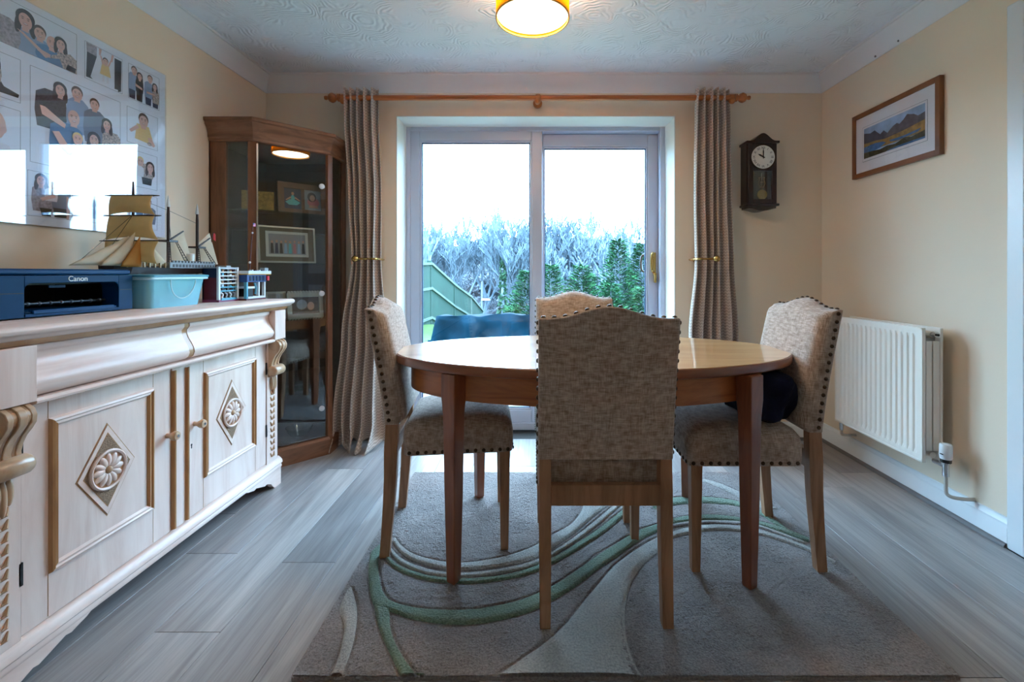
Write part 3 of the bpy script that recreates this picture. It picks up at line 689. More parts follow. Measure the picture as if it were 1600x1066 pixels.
part('drawer_divider', MB().prism([(x-.004 if z > .9 else x-.002, z) for x, z in dp], 1.711, 1.737, 'y'), PINED, sb, smooth=50)
part('drawer_ledge', MB().prism([(XF-.02, .75), (XF+.03, .75), (XF+.044, .755), (XF+.046, .761), (XF+.04, .768), (XF-.02, .768)], SB0+BW, SB1-BW, 'y'), PINE, sb)
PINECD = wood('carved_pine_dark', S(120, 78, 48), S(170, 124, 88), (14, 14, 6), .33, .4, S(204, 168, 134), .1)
for s_, y0, y1 in ((0, SB0, SB0+BW), (1, SB1-BW, SB1)):
    part('pilaster_block', MB().box(XF-.02, XF+.046, y0, y1, .762, .908), PINEV, sb, bev=.002)
    pi_ = part('pilaster', MB().box(XF-.02, XF+.004, y0, y1, .14, .762), PINEV, sb, bev=.0015)
    yc = (y0+y1)/2
    # scroll corbel built of three fluted slices
    cb = [(XF, .76), (XF+.04, .76), (XF+.055, .75), (XF+.062, .733), (XF+.06, .714), (XF+.05, .698), (XF+.036, .68), (XF+.026, .66), (XF+.02, .638), (XF+.022, .622), (XF+.03, .612), (XF+.03, .59), (XF+.012, .575), (XF, .57)]
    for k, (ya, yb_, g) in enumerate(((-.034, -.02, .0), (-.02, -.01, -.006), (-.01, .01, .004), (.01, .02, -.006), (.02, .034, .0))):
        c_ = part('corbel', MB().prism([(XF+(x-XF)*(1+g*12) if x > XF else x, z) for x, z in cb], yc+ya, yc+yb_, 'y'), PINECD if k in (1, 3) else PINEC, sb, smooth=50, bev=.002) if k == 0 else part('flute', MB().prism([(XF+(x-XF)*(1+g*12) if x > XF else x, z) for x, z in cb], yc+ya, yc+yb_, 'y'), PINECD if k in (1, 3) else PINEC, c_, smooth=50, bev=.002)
    part('volute', MB().lathe([(.012, -.046), (.022, -.043), (.026, -.036), (.026, .036), (.022, .043), (.012, .046)], 20, (XF+.026, yc, .605), 'y'), PINEC, c_, smooth=50)
    part('volute', MB().lathe([(.02, -.036), (.026, -.033), (.026, .033), (.02, .036)], 20, (XF+.034, yc, .73), 'y'), PINEC, c_, smooth=50)
    lf = MB()
    for dy, ln in ((-.014, .07), (0, .095), (.014, .07)):
        lf.sphere((XF+.01, yc+dy, .575-ln/2), .5, 10, 8, (.018, .018, ln))
    part('carved_leaf', lf, PINEC, c_)
    for k in range(11):
        z = .165+.315*k/10; ck = MB()
        for sy in (-1, 1): ck.tube([(XF+.003, yc+sy*.017, z+.022), (XF+.008, yc+sy*.008, z+.004), (XF+.003, yc, z)], [.003, .0055, .003], 6)
        part('braid_leaf', ck, PINEC, pi_)
def door(y0, y1, knob_y, panel, key=None, hinge_y=None):
    d = part('door', MB().box(XF-.022, XF, y0+.002, y1-.002, .146, .748), PINEV, sb, bev=.002)
    a, b_, z0, z1 = panel
    # rails show as fine joint lines, the panel sits in a bolection moulding
    mo = [(0, -.0005), (.004, .009), (.010, .011), (.014, .007), (.02, .008), (.026, .001)]
    def mould(axis, p0, p1, q, sgn):
        rings = []
        for t_, inset in ((p0, 1), (p1, -1)):
            rings.append([((XF+h, t_+inset*dw, q+sgn*dw) if axis == 'y' else (XF+h, q+sgn*dw, t_+inset*dw)) for dw, h in mo])
        return MB().loft(rings, cap=True, closed=True)
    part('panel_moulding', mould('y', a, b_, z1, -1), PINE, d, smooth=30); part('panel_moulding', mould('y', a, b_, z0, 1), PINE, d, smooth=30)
    part('panel_moulding', mould('z', z0, z1, a, 1), PINED, d, smooth=30); part('panel_moulding', mould('z', z0, z1, b_, -1), PINED, d, smooth=30)  # uprights browner than the rails: shade of their camera-facing sides put into the colour
    cyp, czp = (a+b_)/2, (z0+z1)/2
    for zz in (z0-.03+.03, z1):                       # stile and rail joint lines
        part('joint', MB().box(XF-.001, XF+.0006, a-.0008, a+.0008, .15 if zz < .4 else zz, z0 if zz < .4 else .745), PINED, d)
        part('joint', MB().box(XF-.001, XF+.0006, b_-.0008, b_+.0008, .15 if zz < .4 else zz, z0 if zz < .4 else .745), PINED, d)
    hw, hh = .098, .146
    dia = lambda k: [(cyp-hw*k, czp), (cyp, czp-hh*k), (cyp+hw*k, czp), (cyp, czp+hh*k)]
    dm = MB().prism(dia(1), XF-.001, XF+.0008, 'x', 1); dm.prism(dia(.955), XF, XF+.003, 'x', 0); dm.prism(dia(.80), XF+.002, XF+.0033, 'x', 1); dm.prism(dia(.77), XF+.002, XF+.0037, 'x', 2)
    part('carved_diamond', dm, [PINE, PINED, STIP], d, smooth=None)
    R = .062
    part('rosette_ring', MB().lathe([(R, .003), (R, .009), (R-.004, .0115), (R-.009, .009), (R-.009, .003)], 40, (XF, cyp, czp), 'x', cap=False), PINE, d)
    part('rosette_ground', MB().lathe([(R-.008, .003), (R-.008, .0045)], 32, (XF, cyp, czp), 'x'), PINED, d)
    pe = MB()
    for k in range(12):
        a_ = 2*PI*k/12; M_ = Matrix.Translation((XF+.0045, cyp, czp)) @ Matrix.Rotation(a_, 4, 'X')
        s2_ = MB().sphere((0, .031, 0), 1, 10, 8, (.0075, .0205, .0095 if k % 2 else .0105)); pe.add([M_ @ Vector(v_) for v_ in s2_.v], s2_.f)
    part('rosette_petals', pe, PINE, d)
    part('rosette_boss', MB().sphere((XF+.006, cyp, czp), .011, 12, 8, (.9, 1, 1)), PINEC, d)
    part('knob', MB().lathe([(.009, 0), (.0085, .012), (.012, .018), (.0165, .026), (.017, .034), (.014, .04), (.005, .042)], 20, (XF, knob_y, .503), 'x'), PINEC, d)
    part('knob_screw', MB().lathe([(.006, .041), (.005, .0435)], 12, (XF, knob_y, .503), 'x'), CHROME, d)
    if key: part('keyhole', MB().lathe([(.004, -.001), (.004, .0008)], 10, (XF, key, .426), 'x').box(XF-.001, XF+.0008, key-.0022, key+.0022, .412, .426), BLACK, d)
    for hz in (.31, .62): part('hinge', MB().box(XF-.002, XF+.004, hinge_y-.005, hinge_y+.005, hz-.03, hz+.03), BLACK, d)
door(SB0+BW, 1.676, 1.656, (1.252, 1.596, .266, .695), None, SB0+BW)
door(1.762, SB1-BW, 1.79, (1.838, 2.18, .266, .695), 1.775, SB1-BW)
part('centre_stile', MB().box(XF-.022, XF+.002, 1.678, 1.76, .146, .748), PINEV, sb)
for y_ in (1.684, 1.748):
    part('astragal', MB().prism([(XF, y_-.009), (XF+.009, y_-.006), (XF+.012, y_), (XF+.009, y_+.006), (XF, y_+.009)], .15, .735, 'z'), PINED, sb, smooth=60)
part('plinth', MB().prism([(XL+.01, .085), (XF+.012, .085), (XF+.016, .094), (XF+.012, .104), (XF+.02, .112), (XF+.018, .124), (XF+.01, .134), (XF+.0, .142), (XL+.01, .142)], SB0-.014, SB1+.02, 'y'), PINE, sb, smooth=50)
ft = [(0, .086), (0, 0), (.055, 0), (.07, .012), (.088, .034), (.11, .044), (.126, .05), (.14, .047), (.156, .052), (.186, .062), (.21, .07), (.226, .066), (.245, .072), (.27, .078), (.285, .086)]
for y0, s_ in ((SB0-.012, 1), (SB1+.018, -1)):
    pts = [(y0+s_*u, v) for u, v in ft]
    part('bracket_foot', MB().prism(pts, XF-.012, XF+.012, 'x'), PINE, sb)
    part('side_foot', MB().box(XL+.05, XF-.012, y0 if s_ > 0 else y0-.02, y0+.02 if s_ > 0 else y0, 0, .086), PINE, sb)

# ------------------------------------------------------------------ printer
PBLUE = plain('dark_blue_black_plastic', S(2, 52, 90), .45, var=.05, vs_=30, spec=.15)
PBL2 = plain('printer_lid_plastic', S(2, 60, 104), .4, spec=.2)
PX, P0, P1, PZ0, PZ1 = -1.47, 1.235, 1.662, ST, 1.108
pr = thing('printer', 'dark blue inkjet printer with open paper slot on the sideboard', 'printer', (-1.61, 1.45, ST))
o0, o1, oz0, oz1 = P0+.075, P1-.055, PZ0+.026, PZ1-.043
part('case', MB().box(PX-.29, PX-.22, P0+.003, P1-.003, PZ0+.004, PZ1-.02).box(PX-.22, PX-.06, P0+.003, o0+.006, PZ0+.004, PZ1-.02).box(PX-.22, PX-.06, o1-.006, P1-.003, PZ0+.004, PZ1-.02).box(PX-.22, PX-.06, o0+.006, o1-.006, oz1-.006, PZ1-.02).box(PX-.22, PX-.06, o0+.006, o1-.006, PZ0+.004, oz0-.014), BLACK, pr)
fr = MB()
fr.box(PX-.06, PX, P0, o0, PZ0+.004, PZ1-.02).box(PX-.06, PX, o1, P1, PZ0+.004, PZ1-.02).box(PX-.06, PX, o0, o1, oz1, PZ1-.02).box(PX-.06, PX+.002, o0, o1, PZ0+.004, oz0-.012)
for yc, sg in ((o0, 1), (o1, -1)):
    fr.prism([(yc, oz1+.001), (yc, oz1-.018), (yc+sg*.003, oz1-.009), (yc+sg*.009, oz1-.003), (yc+sg*.018, oz1+.001)], PX-.06, PX, 'x')
part('front_cover', fr, PBLUE, pr, smooth=None, bev=.004)
part('paper_tray', MB().box(PX-.2, PX-.004, o0+.004, o1-.004, oz0-.012, oz0-.006).box(PX-.012, PX+.004, o0+.02, o1-.02, oz0-.014, oz0-.002), PBL2, pr, bev=.002)
part('roller_bar', MB().lathe([(.004, o0), (.004, o1)], 10, (PX-.05, 0, oz0+.014), 'y'), plain('grey_roller', S(40, 48, 56), .4, .3), pr)
for k in range(9):
    y = o0+.02+(o1-o0-.04)*k/8
    part('star_wheel', MB().lathe([(.005, -.004), (.0065, -.002), (.0065, .002), (.005, .004)], 10, (PX-.05, y, oz0+.014), 'y'), plain('wheel_grey', S(70, 80, 90), .4) if k == 0 else bpy.data.materials['wheel_grey'], pr)
part('inner_label', MB().box(PX-.058, PX-.056, (o0+o1)/2-.03, (o0+o1)/2+.02, oz1-.016, oz1-.008), PBL2, pr)
part('scanner_lid', MB().box(PX-.29, PX-.004, P0+.012, P1-.002, PZ1-.019, PZ1), PBL2, pr, bev=.006)
part('seam', MB().box(PX-.001, PX+.0008, P0+.004, o0-.002, 1.036, 1.038).box(PX-.001, PX+.0008, o1+.002, P1-.004, 1.036, 1.038), BLACK, pr)
part('rear_paper_support', MB().xbox(Matrix.Translation((PX-.27, 1.35, PZ1+.02)) @ Matrix.Rotation(.35, 4, 'Y'), .008, .22, .07), BLACK, pr)
Mt = Matrix.Translation((PX+.0005, (P0+P1)/2+.015, PZ1-.031)) @ Matrix.Rotation(PI/2, 4, 'Z') @ Matrix.Rotation(PI/2, 4, 'X')
lt = text_mb('Canon', .0235, Mt)
part('lettering', lt, plain('white_print', S(232, 236, 238), .5), pr, smooth=None)

# ------------------------------------------------------------------ plastic tub
TBL = plain('blue_translucent_plastic', S(150, 222, 240), .25, trans=.35); TLID = plain('teal_lid', S(70, 150, 170), .3)
ty0, ty1, tx0, tx1 = 1.682, 1.985, -1.715, -1.425
tub = thing('storage_tub', 'pale blue translucent storage tub between printer and brick models', 'storage box', (-1.57, 1.833, ST))
def rr4(i, z): return rrect(abs(tx1-tx0)/2-i, (ty1-ty0)/2-i, .025, z, (tx0+tx1)/2, (ty0+ty1)/2)
part('tub_body', MB().loft([rr4(.02, ST), rr4(.004, ST+.118), rr4(.0075, ST+.118), rr4(.0235, ST+.004)]), TBL, tub, smooth=50)
part('tub_rim', MB().loft([rr4(.004, ST+.108), rr4(-.006, ST+.11), rr4(-.006, ST+.118), rr4(.004, ST+.12)]), plain('pale_rim', S(190, 232, 240), .3), tub)
part('tub_lid', MB().loft([rr4(-.008, ST+.119), rr4(-.008, ST+.126), rr4(.01, ST+.13)]), TLID, tub)
part('bail_handle', MB().tube([(tx1+.002-.0009*((.118-(.118-.08*math.sin(PI*k/20)))*100), (ty0+ty1)/2+.065*math.cos(PI*k/20)+.01, ST+.108-.075*math.sin(PI*k/20)) for k in range(21)], .0022, 6), plain('clear_wire', S(190, 225, 232), .3), tub)
# ------------------------------------------------------------------ toy brick sailing ship on the tub
def sailmat(name, col):
    m = plain(name, col, .85, var=.06, vs_=40, bump=.3, bs=120, bd=.001); t = m.node_tree; b = t.nodes['Principled BSDF']
    tr = N(t, 'BsdfTranslucent'); tr.inputs['Color'].default_value = col; mx = N(t, 'MixShader'); mx.inputs['Fac'].default_value = .45
    t.links.new(b.outputs[0], mx.inputs[1]); t.links.new(tr.outputs[0], mx.inputs[2]); t.links.new(mx.outputs[0], t.nodes['Material Output'].inputs['Surface']); return m
SAIL = sailmat('sailcloth', S(234, 202, 150)); SAILW = sailmat('cream_sailcloth', S(238, 224, 200)); SAILO = sailmat('ochre_sail', S(214, 150, 74))
SHB = plain('ship_dark_brick', S(52, 34, 30), .4); SHG = plain('ship_grey_brick', S(130, 132, 136), .4); SHT = plain('ship_tan_brick', S(170, 140, 96), .45)
BZ = ST+.13; SX = -1.6
sh = thing('model_ship', 'three-masted toy brick sailing ship with tan sails on the tub lid', 'model ship', (SX, 1.95, BZ))
hull = []
for y, hw, zb, zt in ((1.672, .006, .02, .034), (1.70, .028, .008, .032), (1.76, .045, 0, .028), (1.9, .05, 0, .026), (2.02, .05, 0, .026), (2.07, .048, 0, .036), (2.22, .042, .006, .05)):
    hull.append([(SX-hw, y, BZ+zt), (SX-hw*.8, y, BZ+zb), (SX+hw*.8, y, BZ+zb), (SX+hw, y, BZ+zt)])
part('hull', MB().loft(hull), SHB, sh, smooth=None)
part('gun_deck', MB().box(SX-.05, SX+.052, 1.93, 2.2, BZ+.026, BZ+.05), SHG, sh)
for k in range(14):
    y = 1.95+.24*k/13
    part('rail_brick', MB().box(SX+.046, SX+.053, y-.005, y+.005, BZ+.05, BZ+.058), SHG, sh)
    part('gun_port', MB().box(SX+.0515, SX+.0535, y-.005, y+.005, BZ+.03, BZ+.042), SHB, sh)
for k in range(8):
    y = 1.74+.18*k/7
    part('deck_post', MB().box(SX+.036, SX+.042, y-.003, y+.003, BZ+.026, BZ+.046), SHT, sh)
part('cabin', MB().lathe([(.022, BZ+.05), (.022, BZ+.092), (.018, BZ+.094)], 16, (SX+.01, 2.09, 0)), plain('white_brick', S(222, 218, 208), .4), sh)
for nm, y, zt, rad in (('fore', 1.812, 1.46, .005), ('main', 1.985, 1.415, .006), ('mizzen', 2.155, 1.402, .006)):
    part('mast', MB().tube([(SX, y, BZ), (SX, y, zt-.06), (SX, y, zt)], [rad, rad, rad*.5], 8), SHB, sh)
for y, zt in ((1.985, 1.385), (2.155, 1.375)):
    part('mast_tip', MB().lathe([(.008, 0), (.004, .03), (.001, .05)], 8, (SX, y, zt)), plain('white_brick2', S(230, 228, 224), .4) if y < 2 else bpy.data.materials['white_brick2'], sh)
def sail(y0, zt, zb, wt, wb_, bel, mat, notch=0):
    def fn(u, v):
        hw = wt+(wb_-wt)*(v**1.3); x = SX+hw*(2*u-1)*(1-.06*math.sin(PI*v)); z = zt+(zb-zt)*v+notch*v*v*(1-(2*u-1)**2)
        return (x, y0-bel*math.sin(PI*min(1, v*1.05))*(1-.5*(2*u-1)**2), z)
    mb = MB().grid(fn, 14, 10); o = part('sail', mb, mat, sh, smooth=180); q = o.modifiers.new('t', 'SOLIDIFY'); q.thickness = .0012; return o
for zt, zb, wt, wb_ in ((1.402, 1.326, .083, .092), (1.322, 1.228, .09, .104), (1.222, 1.132, .106, .098)):
    sail(1.806, zt, zb, wt, wb_, .02, SAIL, .012)
    part('yard', MB().tube([(SX-wt-.025, 1.808, zt+.002), (SX-wt, 1.808, zt+.002), (SX+wt, 1.808, zt+.002), (SX+wt+.025, 1.808, zt+.002)], [.0015, .0035, .0035, .0015], 6), SHB, sh)
def tri(p_, q, r_, mat, bel=.015):
    p_, q, r_ = Vector(p_), Vector(q), Vector(r_)
    def fn(u, v):
        w_ = p_.lerp(q.lerp(r_, u), v); w_.x += bel*math.sin(PI*u)*v*(1-v)*4*.6; return tuple(w_)
    o = part('sail', MB().grid(fn, 8, 8), mat, sh, smooth=180); q2 = o.modifiers.new('t', 'SOLIDIFY'); q2.thickness = .0012
tri((SX+.02, 1.77, 1.24), (SX+.01, 1.55, 1.122), (SX+.02, 1.69, 1.125), SAILW); tri((SX+.03, 1.785, 1.255), (SX+.03, 1.64, 1.122), (SX+.04, 1.75, 1.125), SAILW)
tri((SX+.045, 1.79, 1.24), (SX+.05, 1.70, 1.12), (SX+.05, 1.79, 1.12), SAILO)
tri((SX+.02, 1.862, 1.22), (SX+.02, 1.85, 1.125), (SX+.04, 1.94, 1.125), SAILW)
for y in (1.985, 2.155):
    k_ = [Vector((SX-.006, y+.01, 1.235)), Vector((SX-.006, y+.09, 1.295)), Vector((SX+.012, y+.125, 1.14)), Vector((SX+.004, y+.01, 1.138))]
    def quad(u, v, k_=k_):
        w_ = k_[0].lerp(k_[1], u).lerp(k_[3].lerp(k_[2], u), v); w_.x += .014*math.sin(PI*u)*math.sin(PI*v); return tuple(w_)
    part('sail', MB().grid(quad, 8, 8), SAILW, sh, smooth=180)
    part('top_platform', MB().box(SX-.024, SX+.024, y-.024, y+.024, 1.232 if y < 2 else 1.214, 1.24 if y < 2 else 1.222), SHB, sh)
    zt = 1.232 if y < 2 else 1.214
    for sy in (-1, 1):
        ld = MB()
        for dx in (-.008, .008): ld.tube([(SX+.02+dx*.4, y+sy*.02, zt), (SX+.045+dx, y+sy*.05+0, BZ+.05)], .0016, 5)
        for k in range(1, 8):
            q = k/8; yy = y+sy*(.02+.03*q); ld.tube([(SX+.02+.025*q-.008*(.4+.6*q), yy, zt+(BZ+.05-zt)*q), (SX+.02+.025*q+.008*(.4+.6*q), yy, zt+(BZ+.05-zt)*q)], .0013, 4)
        part('shroud', ld, SHB, sh)
    part('gaff', MB().tube([(SX, y+.01, zt+.01), (SX, y+.085, zt+.055)], [.0045, .003], 6), SHB, sh)
rg = MB()
for a, b_ in (((SX, 1.812, 1.4), (SX, 1.985, 1.37)), ((SX, 1.985, 1.37), (SX, 2.155, 1.33)), ((SX, 1.812, 1.33), (SX, 1.6, 1.14)), ((SX, 1.812, 1.33), (SX+.02, 1.7, 1.2)), ((SX, 1.985, 1.38), (SX, 2.0, 1.24))):
    rg.tube([a, b_], .0008, 4)
part('rigging', rg, BLACK, sh)
part('flag', MB().grid(lambda u, v: (SX+.004*math.sin(5*u), 2.262+.022*u, 1.296-.034*v-.006*u), 6, 4), plain('red_flag', S(200, 40, 44), .7), sh)
part('flagstaff', MB().tube([(SX, 2.24, 1.225), (SX, 2.264, 1.3)], .002, 5), SHB, sh)
# ------------------------------------------------------------------ brick-built liner cross-section
WB = plain('white_toy_brick', S(226, 232, 236), .35); RB = plain('dark_red_brick', S(96, 24, 34), .4); AZ = plain('azure_brick', S(90, 170, 196), .35); OR = plain('tan_orange_brick', S(168, 110, 62), .45); NV = plain('navy_brick', S(16, 34, 66), .35); DBL = plain('deep_blue_brick', S(26, 66, 128), .4); YL = plain('yellow_brick', S(232, 184, 60), .4); RD = plain('bright_red_brick', S(206, 26, 36), .4); GY = plain('light_grey_brick', S(164, 170, 176), .4)
ba, bb, bx0, bx1 = 2.085, 2.222, -1.525, -1.448
bl = thing('brick_model', 'toy brick ship section with white decks and dark red side wall', 'brick model', (-1.49, 2.155, ST), group='toy brick models on the sideboard')
part('base', MB().box(bx0, bx1, ba, bb, ST, ST+.012), plain('magenta_brick', S(130, 50, 86), .4), bl)
part('side_wall', MB().box(bx0, bx1-.004, ba, ba+.008, ST+.012, 1.075), RB, bl)
part('upper_wall', MB().box(bx0, bx1-.004, ba, ba+.008, 1.075, 1.118), NV, bl)
part('back_wall', MB().box(bx0, bx0+.008, ba, bb, ST+.012, 1.118), NV, bl)
for y in (ba+.004, bb-.004): part('corner_column', MB().box(bx1-.01, bx1, y-.006, y+.006, ST+.01, 1.125), WB, bl)
for k in range(7):
    z = 1.01+.0176*k
    part('deck', MB().box(bx0, bx1-.001, ba+.01, bb-.01, z, z+.0055), AZ if k < 2 else WB, bl)
    if k < 6:
        for j in range(6):
            y = ba+.02+j*.0185
            part('cabin_brick', MB().box(bx0+.01, bx1-.012, y, y+.012, z+.0055, z+.012+.004*(j % 2)), (OR, NV, WB, OR, RB, AZ)[(j+k) % 6], bl)
part('staircase', MB().box(bx1-.014, bx1-.004, 2.147, 2.16, 1.0, 1.118), SHB, bl)
for j in range(4):
    y = ba+.03+j*.028
    part('boiler_arch', MB().tube(spline([(bx1-.008, y-.008, 1.006), (bx1-.006, y+.004, .996), (bx1-.006, y-.002, .984), (bx1-.006, y+.008, .976)], 4), .004, 6), (WB, GY)[j % 2], bl)
part('keel_plate', MB().box(bx1-.006, bx1+.002, ba+.015, bb-.015, ST+.008, ST+.018), AZ, bl)
part('roof', MB().box(bx0, bx1, ba+.004, bb-.004, 1.118, 1.124).box(bx0+.02, bx1-.01, 2.15, 2.18, 1.124, 1.132), GY, bl)
# second model: stern deck on columns with a mast
ca_, cb_ = 2.228, 2.385
b2 = thing('brick_model', 'toy brick ship section with navy hull, white deck and tall thin mast', 'brick model', (-1.46, 2.305, ST), group='toy brick models on the sideboard')
part('base', MB().box(-1.52, -1.412, ca_, cb_, ST, ST+.008), RB, b2); part('base_plate', MB().box(-1.47, -1.408, ca_+.006, cb_-.012, ST+.008, ST+.018), WB, b2)
part('hull_wall', MB().box(-1.52, -1.41, ca_, cb_, 1.052, 1.09), DBL, b2)
for k in range(5): part('hull_rib', MB().box(-1.411, -1.407, ca_+.02+k*.027, ca_+.036+k*.027, 1.058, 1.082), NV, b2)
part('deck', MB().box(-1.525, -1.4, ca_-.003, cb_+.03, 1.093, 1.108), WB, b2); part('deck_stripe', MB().box(-1.525, -1.402, ca_-.003, cb_+.032, 1.089, 1.0935), YL, b2)
for k in range(9): part('railing_stud', MB().box(-1.408, -1.402, ca_+.01+k*.02, ca_+.017+k*.02, 1.108, 1.113), (GY, WB, NV)[k % 3], b2)
part('winch', MB().box(-1.43, -1.405, cb_-.02, cb_+.012, 1.108, 1.124), GY, b2)
part('rudder', MB().box(-1.42, -1.405, cb_+.004, cb_+.022, 1.058, 1.082), RD, b2)
for y in (ca_+.004, ca_+.1, cb_-.008): part('column', MB().box(-1.425, -1.411, y-.005, y+.005, ST+.008, 1.052), WB if y > ca_+.05 else AZ, b2)
part('engine', MB().box(-1.47, -1.418, ca_+.02, ca_+.06, ST+.018, 1.02), BLACK, b2); part('engine_top', MB().box(-1.475, -1.414, ca_+.012, ca_+.068, 1.02, 1.03), WB, b2)
part('pipe', MB().tube([(-1.42, ca_+.075, 1.048), (-1.418, ca_+.083, 1.02), (-1.42, ca_+.08, .99)], .005, 8), AZ, b2)
part('back_wall', MB().box(-1.52, -1.51, ca_, cb_, ST+.008, 1.052), SHB, b2)
part('mast', MB().tube([(-1.43, ca_+.05, 1.108), (-1.43, ca_+.078, 1.345)], [.0038, .002], 8), plain('mast_brown', S(84, 40, 36), .4), b2)
part('mast_fitting', MB().sphere((-1.43, ca_+.053, 1.15), .006, 8, 6).sphere((-1.428, ca_+.071, 1.3), .005, 8, 6), WB, b2)
part('flag', MB().box(-1.431, -1.429, ca_+.078, ca_+.1, 1.334, 1.35), plain('flag_pink', S(214, 120, 150), .6), b2); part('flag_canton', MB().box(-1.4315, -1.4285, ca_+.078, ca_+.087, 1.343, 1.351), DBL, b2)

# ------------------------------------------------------------------ glazed corner cabinet
cab = thing('corner_cabinet', 'brown oak corner display cabinet with glass door and moulded cornice', 'cabinet', (-1.55, 2.78, 0))
g = .004
E_ = (XL+g, YB-g); L1, L2 = .53-g, .245-g
def pent(k):     # k: outward growth of the three front faces
    return [(E_[0], E_[1]), (E_[0], E_[1]-L1-k), (E_[0]+L2+k*.41, E_[1]-L1-k), (E_[0]+L1+k, E_[1]-L2-k*.41), (E_[0]+L1+k, E_[1])]
def pz(k, z): return [(x, y, z) for x, y in pent(k)]
part('plinth', MB().loft([pz(.008, 0), pz(.008, .09), pz(.002, .1), pz(.002, .106)]), CABWH, cab, smooth=30)
part('cornice', MB().loft([pz(.0, 1.815), pz(.006, 1.82), pz(.006, 1.832), pz(.012, 1.838), pz(.014, 1.86), pz(.022, 1.885), pz(.034, 1.9), pz(.036, 1.912), pz(.044, 1.918), pz(.046, 1.934), pz(.04, 1.938)]), CABWH, cab, smooth=30)
CABD = wood('cabinet_back', S(60, 34, 22), S(84, 50, 34), (10, 10, 2), .5)
part('back_panel', MB().box(XL+g, XL+g+.008, YB-g-L1, YB-g, .1, 1.82), CABD, cab); part('back_panel', MB().box(XL+g, XL+g+L1, YB-g-.008, YB-g, .1, 1.82), CABD, cab)
A_, B_, C_, D_ = [Vector((x, y, 0)) for x, y in pent(0)[1:]]
def post(c, ang, wd, dpth, mat=CABW, nm='stile', z0=.106, z1=1.815):
    return part(nm, MB().xbox(Matrix.Translation((c[0], c[1], (z0+z1)/2)) @ Matrix.Rotation(ang, 4, 'Z'), wd, dpth, z1-z0), mat, cab, bev=.003)
post((A_.x+.045, A_.y+.011), 0, .09, .022); post((B_.x-.012, B_.y+.014), PI/8, .045, .024)
post((C_.x-.008, C_.y+.012), PI*3/8, .036, .024); post((D_.x-.011, D_.y-.03), PI/2, .06, .022)
dirv = (C_-B_).normalized(); nrm = Vector((dirv.y, -dirv.x, 0))
def panel_(p0, p1, z0, z1, th, mat, nm, par=None, off=0):
    d_ = (p1-p0); c = (p0+p1)/2; ang = math.atan2(d_.y, d_.x); nn = Vector((d_.y, -d_.x, 0)).normalized(); c = c+nn*off
    return part(nm, MB().xbox(Matrix.Translation((c.x, c.y, (z0+z1)/2)) @ Matrix.Rotation(ang, 4, 'Z'), d_.length, th, z1-z0), mat, par or cab, smooth=None)
panel_(A_+Vector((.09, .008, 0)), B_+Vector((-.03, .008, 0)), .106, 1.815, .004, CABGLASS, 'side_pane')
panel_(C_+Vector((-.008, .03, 0)), D_+Vector((-.008, -.06, 0)), .106, 1.815, .004, CABGLASS, 'side_pane')
dg = panel_(B_+dirv*.018-nrm*.006, C_-dirv*.02-nrm*.006, .112, 1.81, .005, CABGLASS, 'glass_door')
p0 = B_+dirv*.017
part('edge_strip', MB().xbox(Matrix.Translation((p0.x, p0.y, .96)) @ Matrix.Rotation(PI/4, 4, 'Z'), .008, .012, 1.69), CHROME, dg)
for z in (1.618, .975, .285):
    p0 = C_-dirv*.045+nrm*.002; mb = MB().lathe([(.016, -.003), (.016, .004), (.013, .006)], 20, (0, 0, 0), 'y')
    Mx = Matrix.Translation((p0.x, p0.y, z)) @ Matrix.Rotation(PI/4, 4, 'Z') @ Matrix.Rotation(PI, 4, 'Z')
    q = MB(); q.add([Mx @ Vector(v_) for v_ in mb.v], mb.f); part('hinge_cap', q, plain('white_cap', S(226, 222, 224), .3) if z > 1.6 else bpy.data.materials['white_cap'], dg)
sp_ = [(E_[0]+.01, E_[1]-.01), (E_[0]+.01, E_[1]-L1+.02), (E_[0]+L2-.01, E_[1]-L1+.02), (E_[0]+L1-.02, E_[1]-L2+.01), (E_[0]+L1-.02, E_[1]-.01)]
for z in (1.445, 1.15, .822, .53): part('glass_shelf', MB().prism(sp_, z, z+.006), glass('shelf_glass', (.8, .9, .88, 1), .06) if z > 1.4 else bpy.data.materials['shelf_glass'], cab, smooth=None)
part('base_board', MB().prism(sp_, .106, .112), CABD, cab)
# tray on the top
tray = MB().loft([rrect(.1, .06, .03, 1.938), rrect(.125, .078, .03, 1.952), rrect(.128, .08, .03, 1.956), rrect(.12, .073, .03, 1.953), rrect(.096, .056, .03, 1.942)], cap=True)
Mx = Matrix.Translation((-1.5, 2.72, 0)) @ Matrix.Rotation(PI/4, 4, 'Z'); q = MB(); q.add([Mx @ Vector(v_) for v_ in tray.v], tray.f)
single('glass_dish', q, CLEAR, 'clear cut glass dish lying on top of the corner cabinet', 'dish', (-1.5, 2.72, 1.938))
